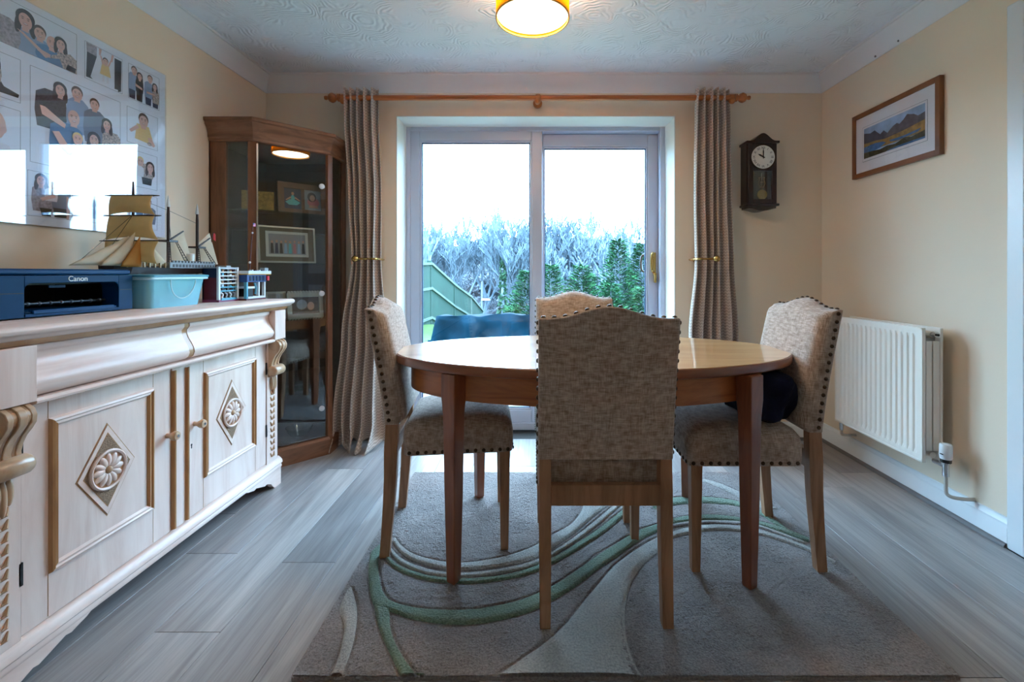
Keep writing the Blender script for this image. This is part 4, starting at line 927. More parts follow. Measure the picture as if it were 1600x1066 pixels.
# photo frames and ornaments on the shelves
FD = math.atan2(dirv.y, dirv.x)
def photoframe(name, label, cx, cy, z, wd, ht, bw, mat, pics, mount=None, ang=FD, tilt=-.12, th=.016):
    f = thing(name, label, 'photo frame', (cx, cy, z))
    M_ = Matrix.Rotation(ang, 4, 'Z') @ Matrix.Rotation(tilt, 4, 'X')
    def put(nm, x0, x1, y0, y1, z0, z1, mt, par=f):
        mb = MB().box(x0, x1, y0, y1, z0, z1); q = MB(); q.add([M_ @ Vector(v_) for v_ in mb.v], mb.f); return part(nm, q, mt, par, smooth=None, world=False)
    h = wd/2
    put('frame_side', -h, -h+bw, -th, 0, 0, ht, mat); put('frame_side', h-bw, h, -th, 0, 0, ht, mat); put('frame_side', -h+bw, h-bw, -th, 0, 0, bw, mat); put('frame_side', -h+bw, h-bw, -th, 0, ht-bw, ht, mat)
    put('backing', -h+bw, h-bw, -th*.5, -.001, bw, ht-bw, mount or mat)
    for (x0, x1, z0, z1, shapes) in pics:
        pp = put('photo', x0, x1, -th*.62, -th*.5, z0, z1, shapes[0][-1])
        for j, sh_ in enumerate(shapes[1:]):
            kind, mt = sh_[0], sh_[-1]; mb = MB(); yo = -th*.64-.0004*j
            if kind == 'e':
                _, ex, ez, rx, rz, _m = sh_
                mb.add([(ex+rx*math.cos(2*PI*k/14), yo, ez+rz*math.sin(2*PI*k/14)) for k in range(14)], [tuple(range(14))])
            else:
                mb.add([(a, yo, b_) for a, b_ in sh_[1]], [tuple(range(len(sh_[1])))])
            q = MB(); q.add([M_ @ Vector(v_) for v_ in mb.v], mb.f); part('print_shape', q, mt, pp, smooth=None, world=False)
    return f
SK = plain('print_skin', S(206, 150, 128), .4); DK = plain('print_dark', S(40, 30, 30), .4); NB = plain('print_navy', S(22, 30, 74), .4); TQ = plain('print_turquoise', S(90, 190, 200), .4); PK = plain('print_pink', S(206, 120, 124), .4); GRY = plain('print_grey', S(150, 146, 150), .4); LB = plain('print_pale_blue', S(150, 178, 208), .4); BR = plain('print_brown', S(74, 48, 36), .4)
FRW = wood('frame_brown', S(84, 42, 18), S(120, 66, 30), (14, 14, 14), .4); FRG = plain('frame_silver', S(186, 184, 176), .35, .5); MNT = plain('mount_olive', S(110, 92, 68), .7); MNW = plain('mount_cream', S(220, 212, 200), .7); DOT = plain('gold_dotted', S(190, 146, 70), .6, var=.4, vs_=60)
dpics = [(-.105, -.01, .035, .16, [('b', NB), ('p', [(-.1, .075), (-.075, .092), (-.04, .09), (-.015, .075), (-.035, .058), (-.08, .058)], TQ), ('e', -.0575, .1, .011, .02, TQ), ('e', -.0575, .128, .008, .01, SK), ('p', [(-.07, .11), (-.098, .088), (-.096, .083), (-.067, .1)], SK), ('p', [(-.045, .11), (-.017, .088), (-.019, .083), (-.048, .1)], SK)]),
         (.01, .105, .035, .16, [('b', GRY), ('e', .06, .085, .036, .03, PK), ('e', .052, .118, .026, .03, BR), ('e', .055, .112, .016, .02, SK), ('p', [(.03, .05), (.09, .05), (.08, .066), (.04, .066)], SK)])]
photoframe('double_photo_frame', 'brown wooden double photo frame on the top shelf of the cabinet', -1.425, 2.795, 1.451, .28, .195, .034, FRW, dpics)
wp = [(-.1, .1, .05, .17, [('b', GRY)]+[('p', [(-.092+.024*k, .055), (-.074+.024*k, .055), (-.077+.024*k, .115), (-.089+.024*k, .115)], (DK, NB, DK, LB, TQ, PK, LB, DK)[k]) for k in range(8)]+[('e', -.083+.024*k, .122+.004*(k % 2), .006, .008, SK) for k in range(8)])]
wf = photoframe('wedding_photo_frame', 'large silver framed wedding group photograph behind the cabinet door', -1.462, 2.69, 1.157, .31, .215, .009, FRG, wp, MNT)
# cream slip around the print
for x0, x1, z0, z1 in ((-.115, -.1, .035, .185), (.1, .115, .035, .185), (-.1, .1, .035, .05), (-.1, .1, .17, .185)):
    mb = MB().box(x0, x1, -.0105, -.008, z0, z1); M_ = Matrix.Rotation(FD, 4, 'Z') @ Matrix.Rotation(-.12, 4, 'X'); q = MB(); q.add([M_ @ Vector(v_) for v_ in mb.v], mb.f); part('mount_slip', q, MNW, wf, smooth=None, world=False)
of_ = photoframe('ornate_photo_frame', 'pewter filigree photo frame on the middle shelf of the cabinet', -1.375, 2.725, .829, .2, .15, .024, FRG, [(-.075, .075, .026, .124, [('b', BR), ('e', -.02, .08, .03, .03, GRY), ('e', .03, .07, .02, .025, SK)])])
for k in range(12):
    for zz in (.0, .15):
        mb = MB().sphere((-.09+.18*k/11, -.01, zz+(.004 if zz else -.0)), .009, 8, 6, (1, .6, 1)); M_ = Matrix.Rotation(FD, 4, 'Z') @ Matrix.Rotation(-.12, 4, 'X'); q = MB(); q.add([M_ @ Vector(v_) for v_ in mb.v], mb.f); part('filigree_knot', q, FRG, of_, world=False)
photoframe('small_photo_frame', 'small grey photo frame beside the filigree frame', -1.505, 2.64, .829, .11, .16, .014, FRG, [(-.04, .04, .014, .146, [('b', GRY), ('e', 0, .08, .02, .03, DK), ('e', 0, .1, .012, .015, SK)])])
gb = thing('dotted_box', 'dark box with gold dotted face on the cabinet top shelf', 'box', (-1.618, 2.66, 1.451))
q = MB(); q.xbox(Matrix.Translation((-1.618, 2.66, 1.451+.062)) @ Matrix.Rotation(.5, 4, 'Z'), .17, .06, .124); part('box_body', q, CABD, gb)
q = MB(); q.xbox(Matrix.Translation((-1.618, 2.66, 1.451+.062)) @ Matrix.Rotation(.5, 4, 'Z') @ Matrix.Translation((0, -.032, 0)), .16, .004, .116); part('gold_face', q, DOT, gb)
photoframe('black_photo_frame', 'plain black picture frame behind the cabinet side pane', -1.675, 2.61, 1.157, .14, .2, .012, BLACK, [], None, .25)
photoframe('dark_photo_frame', 'dark picture frame half hidden behind the wedding photo frame', -1.36, 2.9, 1.157, .16, .19, .012, BLACK, [], None, FD)
def bowl(label, x, y, z, r, h):
    mb = MB().lathe([(r*.45, 0), (r*.5, .006), (r*.75, h*.4), (r, h), (r*.97, h), (r*.7, h*.42), (r*.42, .01)], 20, (x, y, z)); single('glass_bowl', mb, CLEAR, label, 'bowl', (x, y, z), group='glass bowls in the cabinet')
bowl('cut glass bowl on the cabinet floor near the side pane', -1.55, 2.62, .112, .065, .07); bowl('cut glass bowl on the cabinet floor near the door hinge', -1.42, 2.74, .112, .075, .06)

# ------------------------------------------------------------------ family photo panel on the left wall
AX = XL+.018
WPN = plain('panel_white', S(240, 243, 250), .35); LINE = plain('panel_line', S(60, 66, 80), .5)
pan = thing('photo_panel', 'white acrylic collage panel of family photographs on the left wall', 'photo collage', (XL, 1.77, 1.266))
AY0, AY1, AZ0, AZ1 = 1.37, 2.172, 1.266, 2.04
part('board', MB().box(XL+.001, AX-.004, AY0, AY1, AZ0, AZ1), WPN, pan)
part('acrylic_sheet', MB().box(AX-.001, AX+.002, AY0-.001, AY1+.001, AZ0-.001, AZ1+.001), ACRYL, pan, smooth=None)
def fl_(name, c): return plain(name, c, .5)
CL = dict(lip=fl_('photo_lips', S(176, 96, 92)), sk=fl_('photo_skin', S(232, 184, 168)), hd=fl_('photo_dark_hair', S(46, 26, 26)), hb=fl_('photo_brown_hair', S(92, 60, 44)), bl=fl_('photo_blue_shirt', S(92, 138, 184)), pb=fl_('photo_pale_shirt', S(150, 170, 200)), bk=fl_('photo_black_cloth', S(22, 22, 30)),
          lp=plain('photo_leopard', S(190, 170, 158), .5, var=.7, vs_=140), pt=plain('photo_patterned', S(60, 54, 60), .5, var=.8, vs_=160), pl=plain('photo_plaid', S(170, 160, 168), .5, var=.4, vs_=120), yl=fl_('photo_yellow', S(236, 206, 140)), wh=fl_('photo_white', S(236, 232, 236)), dn=fl_('photo_denim', S(40, 52, 88)), mo=fl_('photo_smile', S(248, 240, 236)), gr=fl_('photo_grey', S(120, 130, 150)))
KEYS = list(CL); MATS = [CL[k] for k in KEYS]
class Print:
    def __init__(s, y0, y1, z0, z1):
        s.b = (y0, y1, z0, z1); s.mb = MB(); s.x = AX-.0038; s.k = 0
    def poly(s, pts, c):
        y0, y1, z0, z1 = s.b; s.k += 1
        P = [(min(max(u, 0), 1), min(max(v, 0), 1)) for u, v in pts]
        s.mb.add([(s.x+.00004*s.k, y0+(y1-y0)*u, z0+(z1-z0)*v) for u, v in P], [tuple(range(len(P)))], KEYS.index(c))
    def ell(s, u, v, ru, rv, c, rot=0):
        y0, y1, z0, z1 = s.b; as_ = (z1-z0)/(y1-y0); ca, sa = math.cos(rot), math.sin(rot); out = []
        for k in range(18):
            a, b_ = ru*math.cos(2*PI*k/18), rv*math.sin(2*PI*k/18)*as_
            out.append((u+a*ca-b_*sa, v+(a*sa+b_*ca)/as_))
        s.poly(out, c)
    def head(s, u, v, r, hair='hd', long=False, bald=False, tilt=0):
        y0, y1, z0, z1 = s.b; a = (y1-y0)/(z1-z0)
        if long:
            s.ell(u, v+.3*r*a, r*1.15, r*1.1*a, hair, tilt)
            for sx in (-1, 1): s.ell(u+sx*.82*r, v-.7*r*a, r*.42, r*1.3*a, hair, sx*.12)
            s.poly([(u-.3*r, v-.4*r*a), (u+.3*r, v-.4*r*a), (u+.42*r, v-1.5*r*a), (u-.42*r, v-1.5*r*a)], 'sk')
            s.ell(u, v-.12*r*a, r*.78, r*1.02*a, 'sk', tilt)
        else:
            s.poly([(u-.4*r, v-.4*r*a), (u+.4*r, v-.4*r*a), (u+.5*r, v-1.35*r*a), (u-.5*r, v-1.35*r*a)], 'sk')
            if not bald: s.ell(u, v+.3*r*a, r*.98, r*1.0*a, hair, tilt)
            s.ell(u, v+(0 if bald else -.14*r*a), r*.86, r*(1.15 if bald else 1.02)*a, 'sk', tilt)
        for sx in (-1, 1):
            s.ell(u+sx*.33*r, v+.1*r*a, r*.13, r*.06*a, 'hb')
            s.ell(u+sx*.34*r, v+.32*r*a, r*.2, r*.05*a, 'hb')
        s.ell(u, v-.12*r*a, r*.1, r*.2*a, 'sk'); s.ell(u, v-.5*r*a, r*.3, r*.12*a, 'lip'); s.ell(u, v-.48*r*a, r*.24, r*.06*a, 'mo')
    def torso(s, u, v, wd, ht, c, lean=0, arms=True):
        s.poly([(u-wd*.22, v), (u+wd*.22, v), (u+wd*.5, v-ht*.14), (u+wd*.54+lean, v-ht*.6), (u+wd*.46+lean, v-ht), (u-wd*.46+lean, v-ht), (u-wd*.54+lean, v-ht*.6), (u-wd*.5, v-ht*.14)], c)
    def done(s):
        y0, y1, z0, z1 = s.b
        ph = part('photo', s.mb, MATS, pan, smooth=None) if s.mb.v else None
        e = .0009; x0, x1 = AX-.0041, AX-.0036
        b_ = MB().box(x0, x1, y0-e, y0, z0-e, z1+e).box(x0, x1, y1, y1+e, z0-e, z1+e).box(x0, x1, y0, y1, z0-e, z0).box(x0, x1, y0, y1, z1, z1+e)
        part('border_line', b_, LINE, ph or pan, smooth=None)
# A: four laughing people
q = Print(1.40, 1.7526, 1.862, 2.014)
q.torso(.47, .52, .34, .6, 'pb'); q.torso(.62, .45, .26, .55, 'pb'); q.torso(.74, .38, .28, .5, 'bl'); q.torso(.9, .4, .22, .5, 'lp', .06)
q.torso(.3, .6, .3, .7, 'pl')
q.head(.5, .72, .075, 'hd', True, tilt=.2); q.head(.63, .58, .062, 'hb'); q.head(.745, .48, .062, bald=True); q.head(.83, .55, .055, 'hd', True, tilt=-.2)
q.poly([(.42, .45), (.48, .42), (.72, .12), (.68, .06)], 'sk'); q.poly([(.95, .3), (.72, .1), (.74, .2), (.93, .42)], 'lp'); q.poly([(.72, .1), (.6, .16), (.62, .22), (.73, .19)], 'sk'); q.poly([(.88, .0), (.98, .0), (.99, .12), (.9, .14)], 'bk'); q.done()
# B: toddler held by two pairs of hands
q = Print(1.785, 1.946, 1.863, 2.008)
q.poly([(.03, .99), (.3, .99), (.3, .72), (.05, .72)], 'pl'); q.poly([(.05, .74), (.3, .72), (.14, .1), (.2, .05), (.03, .05)], 'bk'); q.poly([(.36, .99), (.43, .99), (.4, .82), (.36, .8)], 'sk')
q.poly([(.78, .94), (.98, .94), (.97, .05), (.88, .0), (.88, .06), (.78, .05)], 'bk'); q.poly([(.7, .99), (.76, .99), (.72, .78), (.67, .78)], 'sk')
q.poly([(.44, .62), (.62, .62), (.68, .3), (.38, .3)], 'yl'); q.head(.53, .7, .08, 'hb'); q.poly([(.38, .82), (.42, .8), (.48, .6), (.44, .58)], 'sk'); q.poly([(.7, .82), (.66, .8), (.58, .6), (.62, .58)], 'sk'); q.poly([(.45, .3), (.5, .3), (.5, .12), (.44, .1)], 'wh'); q.poly([(.56, .3), (.61, .3), (.62, .12), (.56, .1)], 'wh'); q.done()
# C: two couples
q = Print(1.977, 2.137, 1.86, 2.009)
for u, c in ((.1, 'dn'), (.33, 'bk'), (.62, 'dn'), (.86, 'dn')): q.poly([(u-.1, .4), (u+.12, .4), (u+.1, .02), (u-.08, .02)], c)
q.torso(.12, .78, .3, .5, 'pb'); q.torso(.34, .68, .24, .4, 'bk'); q.torso(.64, .74, .28, .5, 'pb'); q.torso(.88, .58, .22, .42, 'lp')
q.head(.17, .86, .095, 'hb'); q.head(.34, .76, .085, 'hd', True); q.head(.68, .84, .09, 'hb'); q.head(.84, .66, .08, 'hd', True)
q.poly([(.2, .5), (.42, .44), (.42, .38), (.2, .42)], 'sk'); q.poly([(.56, .42), (.84, .44), (.84, .38), (.56, .36)], 'sk'); q.done()
# D: the large family group
q = Print(1.592, 1.937, 1.487, 1.823)
q.poly([(.14, .5), (.26, .5), (.24, .02), (.14, .02)], 'wh'); q.poly([(.23, .22), (.42, .22), (.44, .0), (.24, .0)], 'dn')
q.torso(.2, .82, .3, .42, 'pt'); q.torso(.48, .84, .24, .4, 'pb'); q.torso(.68, .78, .26, .4, 'gr'); q.torso(.9, .58, .26, .34, 'lp'); q.torso(.66, .36, .24, .3, 'bk')
q.torso(.36, .52, .34, .42, 'bl')
q.head(.29, .86, .062, 'hd', True); q.head(.47, .89, .066, 'hb'); q.head(.67, .84, .06, 'hb'); q.head(.82, .65, .058, 'hd', True); q.head(.43, .6, .075, bald=True); q.head(.66, .42, .068, 'hd', True); q.head(.47, .37, .06, 'yl')
q.poly([(.08, .62), (.13, .62), (.34, .5), (.33, .45), (.1, .53)], 'sk'); q.poly([(.2, .38), (.27, .4), (.42, .2), (.38, .16), (.3, .22)], 'sk'); q.done()
# E: baby in yellow
q = Print(1.97, 2.128, 1.668, 1.82)
q.poly([(.3, .62), (.7, .62), (.82, .3), (.8, .12), (.24, .16)], 'yl'); q.head(.52, .75, .17, 'hb'); q.poly([(.3, .58), (.38, .5), (.12, .3), (.06, .36)], 'sk'); q.poly([(.66, .3), (.78, .32), (.92, .12), (.86, .06), (.7, .14)], 'sk'); q.ell(.72, .12, .08, .05, 'lp'); q.done()
# F: mother with child
q = Print(1.97, 2.125, 1.482, 1.638)
q.poly([(.45, .4), (.85, .45), (.8, .1), (.5, .1)], 'bk'); q.torso(.62, .7, .5, .4, 'lp'); q.head(.76, .62, .13, 'hd', True); q.head(.42, .72, .12, 'yl'); q.torso(.38, .6, .3, .3, 'wh'); q.done()
# G: couple with baby
q = Print(1.584, 1.736, 1.298, 1.455)
q.torso(.34, .72, .5, .6, 'pl'); q.poly([(.25, .2), (.52, .2), (.5, .02), (.3, .02)], 'bk'); q.torso(.74, .76, .44, .55, 'gr'); q.poly([(.55, .24), (.95, .24), (.92, .02), (.58, .02)], 'bk'); q.poly([(.86, .55), (.97, .5), (.92, .0), (.86, .0)], 'sk')
q.head(.28, .82, .12, 'hd', True); q.head(.72, .86, .11, bald=True); q.torso(.5, .68, .28, .3, 'wh'); q.head(.52, .79, .09, 'yl'); q.poly([(.25, .42), (.3, .36), (.6, .48), (.58, .56)], 'sk'); q.done()
# H, I, J, K
q = Print(1.97, 2.125, 1.296, 1.448); q.torso(.75, .66, .4, .5, 'gr'); q.head(.68, .78, .13, 'hb'); q.torso(.3, .6, .4, .5, 'bl'); q.head(.32, .7, .12, 'hd', True); q.done()
q = Print(1.765, 1.94, 1.298, 1.455); q.torso(.3, .6, .3, .5, 'pb'); q.head(.3, .72, .1, 'hb'); q.torso(.65, .6, .3, .5, 'lp'); q.head(.68, .7, .1, 'hd', True); q.done()
q = Print(1.40, 1.561, 1.679, 1.826); q.poly([(.3, .36), (.62, .4), (.7, .26), (.98, .18), (.96, .1), (.6, .1), (.3, .16)], 'bk'); q.torso(.5, .68, .3, .36, 'lp'); q.head(.52, .8, .1, 'hd', True); q.poly([(.35, .44), (.6, .36), (.62, .42), (.38, .5)], 'sk'); q.done()
q = Print(1.40, 1.561, 1.49, 1.65); q.torso(.4, .24, .8, .24, 'wh'); q.ell(.42, .58, .32, .36, 'sk'); q.ell(.7, .52, .05, .08, 'sk'); q.ell(.4, .44, .06, .02, 'bk'); q.done()

# ------------------------------------------------------------------ wall clock
CLW = wood('dark_mahogany', S(26, 12, 10), S(46, 22, 18), (20, 20, 4), .35, .3)
cx0, cx1, cz0, cz1, cyf = 1.352, 1.556, 1.497, 1.99, 2.905
ck = thing('wall_clock', 'dark mahogany pendulum wall clock beside the right curtain', 'clock', ((cx0+cx1)/2, YB, cz0))
cxm = (cx0+cx1)/2
part('case', MB().box(cx0+.008, cx1-.008, cyf+.02, YB-.001, cz0+.03, cz1-.055), CLW, ck)
part('front_frame', frame_mb(cx0+.012, cx1-.012, cz0+.045, cz1-.06, cyf, cyf+.02, .03, .03, .03, .03), CLW, ck, bev=.003)
def arch(n=20):
    return [(cx0-.002, cz1-.05)]+[(cx0-.002+(cx1-cx0+.004)*k/n, cz1-.048+.048*(.5*(1-math.cos(2*PI*min(1, max(0, (k/n-.12)/.76)))))) for k in range(n+1)]+[(cx1+.002, cz1-.05)]
part('arched_pediment', MB().prism(arch()+[(cx1+.002, cz1-.062), (cx0-.002, cz1-.062)], cyf-.008, YB-.001, 'y'), CLW, ck, smooth=None)
part('base_moulding', MB().box(cx0-.002, cx1+.002, cyf-.008, YB-.001, cz0+.03, cz0+.045), CLW, ck, bev=.004)
low = [(cx0+.014, cz0+.03)]+[(cx0+.014+(cx1-cx0-.028)*k/16, cz0+.016-.016*(.5*(1-math.cos(2*PI*k/16)))-.0) for k in range(17)]+[(cx1-.014, cz0+.03)]
part('lower_apron', MB().prism(low, cyf+.006, YB-.001, 'y'), CLW, ck, smooth=None)
fz = 1.838; FRr = .076
part('dial_plate', MB().box(cx0+.03, cx1-.03, cyf+.001, cyf+.03, 1.752, cz1-.07), CLW, ck)
part('dial_ring', MB().lathe([(FRr+.006, .0), (FRr+.006, -.01), (FRr, -.012), (FRr-.004, -.004)], 40, (cxm, cyf+.004, fz), 'y', cap=False), STUD, ck)
dial = part('dial', MB().lathe([(FRr, -.001), (FRr, -.006)], 40, (cxm, cyf+.001, fz), 'y'), plain('cream_dial', S(226, 224, 214), .5), ck)
for k, r_ in enumerate(('XII', 'I', 'II', 'III', 'IIII', 'V', 'VI', 'VII', 'VIII', 'IX', 'X', 'XI')):
    a = 2*PI*k/12; M_ = Matrix.Translation((cxm+.058*math.sin(a), cyf-.0055, fz+.058*math.cos(a))) @ Matrix.Rotation(a, 4, 'Y') @ Matrix.Rotation(PI/2, 4, 'X')
    part('numeral', text_mb(r_, .021, M_, .0003), BLACK, dial, smooth=None)
for a, ln, wd in ((math.radians(-61), .04, .006), (math.radians(0), .058, .0045)):
    M_ = Matrix.Translation((cxm, cyf-.008, fz)) @ Matrix.Rotation(a, 4, 'Y'); q = MB()
    q.add([M_ @ Vector(v_) for v_ in ((-wd/2, 0, -.012), (wd/2, 0, -.012), (wd*.9, 0, ln*.6), (0, 0, ln), (-wd*.9, 0, ln*.6))], [(0, 1, 2, 3, 4)])
    part('clock_hand', q, BLACK, dial, smooth=None)
pd = part('pendulum', MB().lathe([(.0, .0), (.03, .001), (.032, .004), (.028, .009), (.012, .012)][::-1], 28, (cxm+.004, cyf+.012, 1.602), 'y'), plain('gold_disc', S(200, 160, 90), .3, .7), ck)
ly = MB()
for sx in (-1, 1):
    ly.tube(spline([(cxm+.003+sx*.006, cyf+.02, 1.712), (cxm+.003+sx*.02, cyf+.02, 1.712), (cxm+.003+sx*.014, cyf+.02, 1.7), (cxm+.003+sx*.022, cyf+.02, 1.675), (cxm+.003+sx*.012, cyf+.02, 1.652), (cxm+.003+sx*.018, cyf+.02, 1.642)], 5), .0022, 6)
ly.tube([(cxm+.003, cyf+.02, 1.74), (cxm+.003, cyf+.02, 1.61)], .002, 6); ly.box(cxm-.012, cxm+.018, cyf+.018, cyf+.022, 1.648, 1.654); ly.box(cxm-.007, cxm+.013, cyf+.018, cyf+.022, 1.68, 1.684)
part('lyre', ly, BRASS, pd)
part('glass_front', MB().box(cx0+.042, cx1-.042, cyf+.004, cyf+.006, cz0+.07, 1.75), CABGLASS, ck, smooth=None)

# ------------------------------------------------------------------ framed landscape on the right wall
pf = thing('framed_picture', 'framed mountain lake landscape print with white mount on the right wall', 'picture', (XR, 2.4, 1.75))
W2 = 1.873
py0 = W2*FPX/(1468-VPX); py1 = W2*FPX/(1331-VPX); pz0, pz1 = 1.648, 2.016
FRP = wood('frame_oak', S(104, 58, 30), S(136, 80, 44), (20, 3, 3), .4, .1)
bw = .026
for nm, a, b_, c_, d_ in (('s', py0, py0+bw, pz0, pz1), ('s', py1-bw, py1, pz0, pz1), ('s', py0+bw, py1-bw, pz0, pz0+bw), ('s', py0+bw, py1-bw, pz1-bw, pz1)):
    part('frame_side', MB().box(W2, XR-.001, a, b_, c_, d_), FRP, pf, bev=.002)
part('mount', MB().box(W2+.008, W2+.012, py0+bw, py1-bw, pz0+bw, pz1-bw), plain('white_mount', S(222, 216, 222), .6), pf)
iy0, iy1, iz0, iz1 = py0+.085, py1-.09, pz0+.1, pz1-.098
part('mount_line', MB().box(W2+.0074, W2+.008, iy0-.012, iy1+.012, iz0-.016, iz1+.012), LINE, pf); part('mount_inner', MB().box(W2+.007, W2+.0076, iy0-.0105, iy1+.0105, iz0-.0145, iz1+.0105), bpy.data.materials['white_mount'], pf)
PSKY = plain('print_sky', S(150, 172, 204), .4, var=.25, vs_=14); PMT = plain('print_mountain', S(96, 84, 92), .4, var=.35, vs_=40); PMD = plain('print_dark_mountain', S(70, 66, 86), .4, var=.35, vs_=40); PMO = plain('print_moor', S(160, 122, 62), .4, var=.35, vs_=45); PLK = plain('print_lake', S(70, 110, 160), .4, var=.3, vs_=30); PDG = plain('print_reeds', S(70, 62, 40), .4, var=.5, vs_=60)
PM = [PSKY, PMT, PMD, PMO, PLK, PDG]
ig = MB()
def ip(pts, mi, k):        # u runs from the far end to the near end as one looks at the wall
    ig.add([(W2+.0066-.00006*k, iy1+(iy0-iy1)*u, iz0+(iz1-iz0)*v) for u, v in pts], [tuple(range(len(pts)))], mi)
ip([(0, 0), (1, 0), (1, 1), (0, 1)], 0, 0)
ip([(0, .85), (.12, .78), (.2, .82), (.3, .62), (.36, .7), (.42, .58), (.48, .5), (.48, .3), (0, .3)], 2, 1)
ip([(.38, .5), (.45, .62), (.52, .72), (.58, .76), (.62, .7), (.68, .78), (.74, .9), (.78, .86), (.84, .82), (.9, .72), (1, .76), (1, .4), (.38, .4)], 1, 2)
ip([(0, .5), (.2, .48), (.4, .42), (.7, .46), (1, .54), (1, .2), (0, .2)], 3, 3)
ip([(0, .38), (.2, .4), (.34, .36), (.4, .3), (.3, .2), (.12, .14), (0, .16)], 4, 4)
ip([(.45, .32), (.7, .3), (.95, .34), (.9, .26), (.6, .22), (.48, .26)], 4, 4)
ip([(0, .2), (.15, .18), (.3, .14), (.42, .18), (.55, .14), (.7, .24), (.8, .18), (1, .24), (1, .0), (.5, .02), (.38, .0), (0, 0)], 5, 5)
ip([(.42, .02), (.6, .06), (1, .06), (1, 0), (.42, 0)], 4, 6)
part('landscape_print', ig, PM, pf, smooth=None)
part('picture_glass', MB().box(W2+.004, W2+.0055, py0+bw-.002, py1-bw+.002, pz0+bw-.002, pz1-bw+.002), glass('picture_glass', (1, 1, 1, 1), .03), pf, smooth=None)

# ------------------------------------------------------------------ radiator
RADW = plain('radiator_enamel', S(242, 233, 222), .3)
rx, ra, rb_, rz0, rz1 = 1.755, 2.062, 2.66, .238, .847
rad = thing('radiator', 'white double panel radiator with ridged front on the right wall', 'radiator', (XR, (ra+rb_)/2, rz0))
nf = 16; pp = []
for k in range(nf):
    y = ra+.03+(rb_-ra-.06)*(k+.5)/nf; hw_ = (rb_-ra-.06)/nf/2
    pp += [(y-hw_*.95, 0), (y-hw_*.62, .007), (y+hw_*.1, .007), (y+hw_*.42, 0)]
pp = [(ra, .002), (ra+.012, .0)]+pp+[(rb_-.012, 0), (rb_, .002)]
mb = MB()
def rp_(i, z, flat): y, d = pp[i]; return (rx+(0 if flat else d), y, z)
zs = [(rz0, 1), (rz0+.03, 1), (rz0+.05, 0), (rz1-.05, 0), (rz1-.03, 1), (rz1, 1)]
mb.loft([[rp_(i, z, f) for i in range(len(pp))] for z, f in zs], cap=False, closed=False)
mb.box(rx+.008, rx+.014, ra, rb_, rz0, rz1)
mb.box(rx-.002, rx+.014, ra-.001, ra+.006, rz0, rz1).box(rx-.002, rx+.014, rb_-.006, rb_+.001, rz0, rz1).box(rx-.002, rx+.014, ra, rb_, rz1-.008, rz1+.001).box(rx-.002, rx+.014, ra, rb_, rz0-.001, rz0+.008)
part('front_panel', mb, RADW, rad, smooth=30)
part('rear_panel', MB().box(1.838, 1.85, ra, rb_, rz0, rz1), RADW, rad, bev=.003)
fn_ = MB()
for k in range(13):
    y = ra+.03+(rb_-ra-.06)*k/12; fn_.box(1.77, 1.838, y-.001, y+.001, rz0+.05, rz1-.05)
part('convector_fins', fn_, plain('grey_fin', S(176, 172, 166), .5), rad)
part('end_channel', MB().box(1.776, 1.802, ra+.004, ra+.01, rz0+.05, rz1-.06).box(1.808, 1.836, ra+.004, ra+.01, rz0+.05, rz1-.06), RADW, rad)
for z in (rz0+.03, rz1-.03):
    part('header_pipe', MB().lathe([(.014, ra+.01), (.014, rb_-.01)], 12, (1.812, 0, z), 'y'), RADW, rad)
part('bleed_plug', MB().lathe([(.013, ra-.012), (.013, ra+.01)], 12, (1.812, 0, rz1-.03), 'y'), CHROME, rad)
part('bleed_screw', MB().lathe([(.006, ra-.018), (.006, ra-.012)], 8, (1.812, 0, rz1-.03), 'y'), BLACK, rad)
for y in (ra+.1, rb_-.1): part('wall_bracket', MB().box(1.85, XR-.001, y-.012, y+.012, rz0+.05, rz1-.05), RADW, rad)
vy = ra-.055
vv = part('thermostatic_valve', MB().lathe([(.012, .2), (.012, .255), (.018, .258), (.018, .268)], 16, (1.812, vy, 0)).lathe([(.011, 0), (.011, .06)], 12, (1.812, vy, .245), 'y'), CHROME, rad)
part('valve_head', MB().lathe([(.021, .277), (.0235, .283), (.0235, .335), (.021, .342), (.01, .345)], 20, (1.812, vy, 0)), WHITE, vv)
part('valve_collar', MB().lathe([(.02, .262), (.021, .279)], 16, (1.812, vy, 0)), BLACK, vv)
part('valve_scale', MB().box(1.787, 1.7895, vy-.012, vy+.002, .298, .302), BLACK, vv)
part('pipe_tail', MB().tube(spline([(1.812, vy, .2), (1.812, vy, .14), (1.814, vy-.004, .122), (1.825, vy-.02, .116), (1.86, vy-.04, .118), (XR-.002, vy-.045, .12)], 5), .0075, 10), plain('painted_pipe', S(206, 196, 186), .4), rad)
part('lockshield', MB().lathe([(.01, .17), (.012, .2), (.012, .245)], 12, (1.812, rb_+.03, 0)), CHROME, rad)
part('pipe_tail', MB().tube(spline([(1.812, rb_+.03, .2), (1.812, rb_+.03, .15), (1.83, rb_+.03, .14), (XR-.002, rb_+.03, .14)], 5), .0075, 10), bpy.data.materials['painted_pipe'], rad)

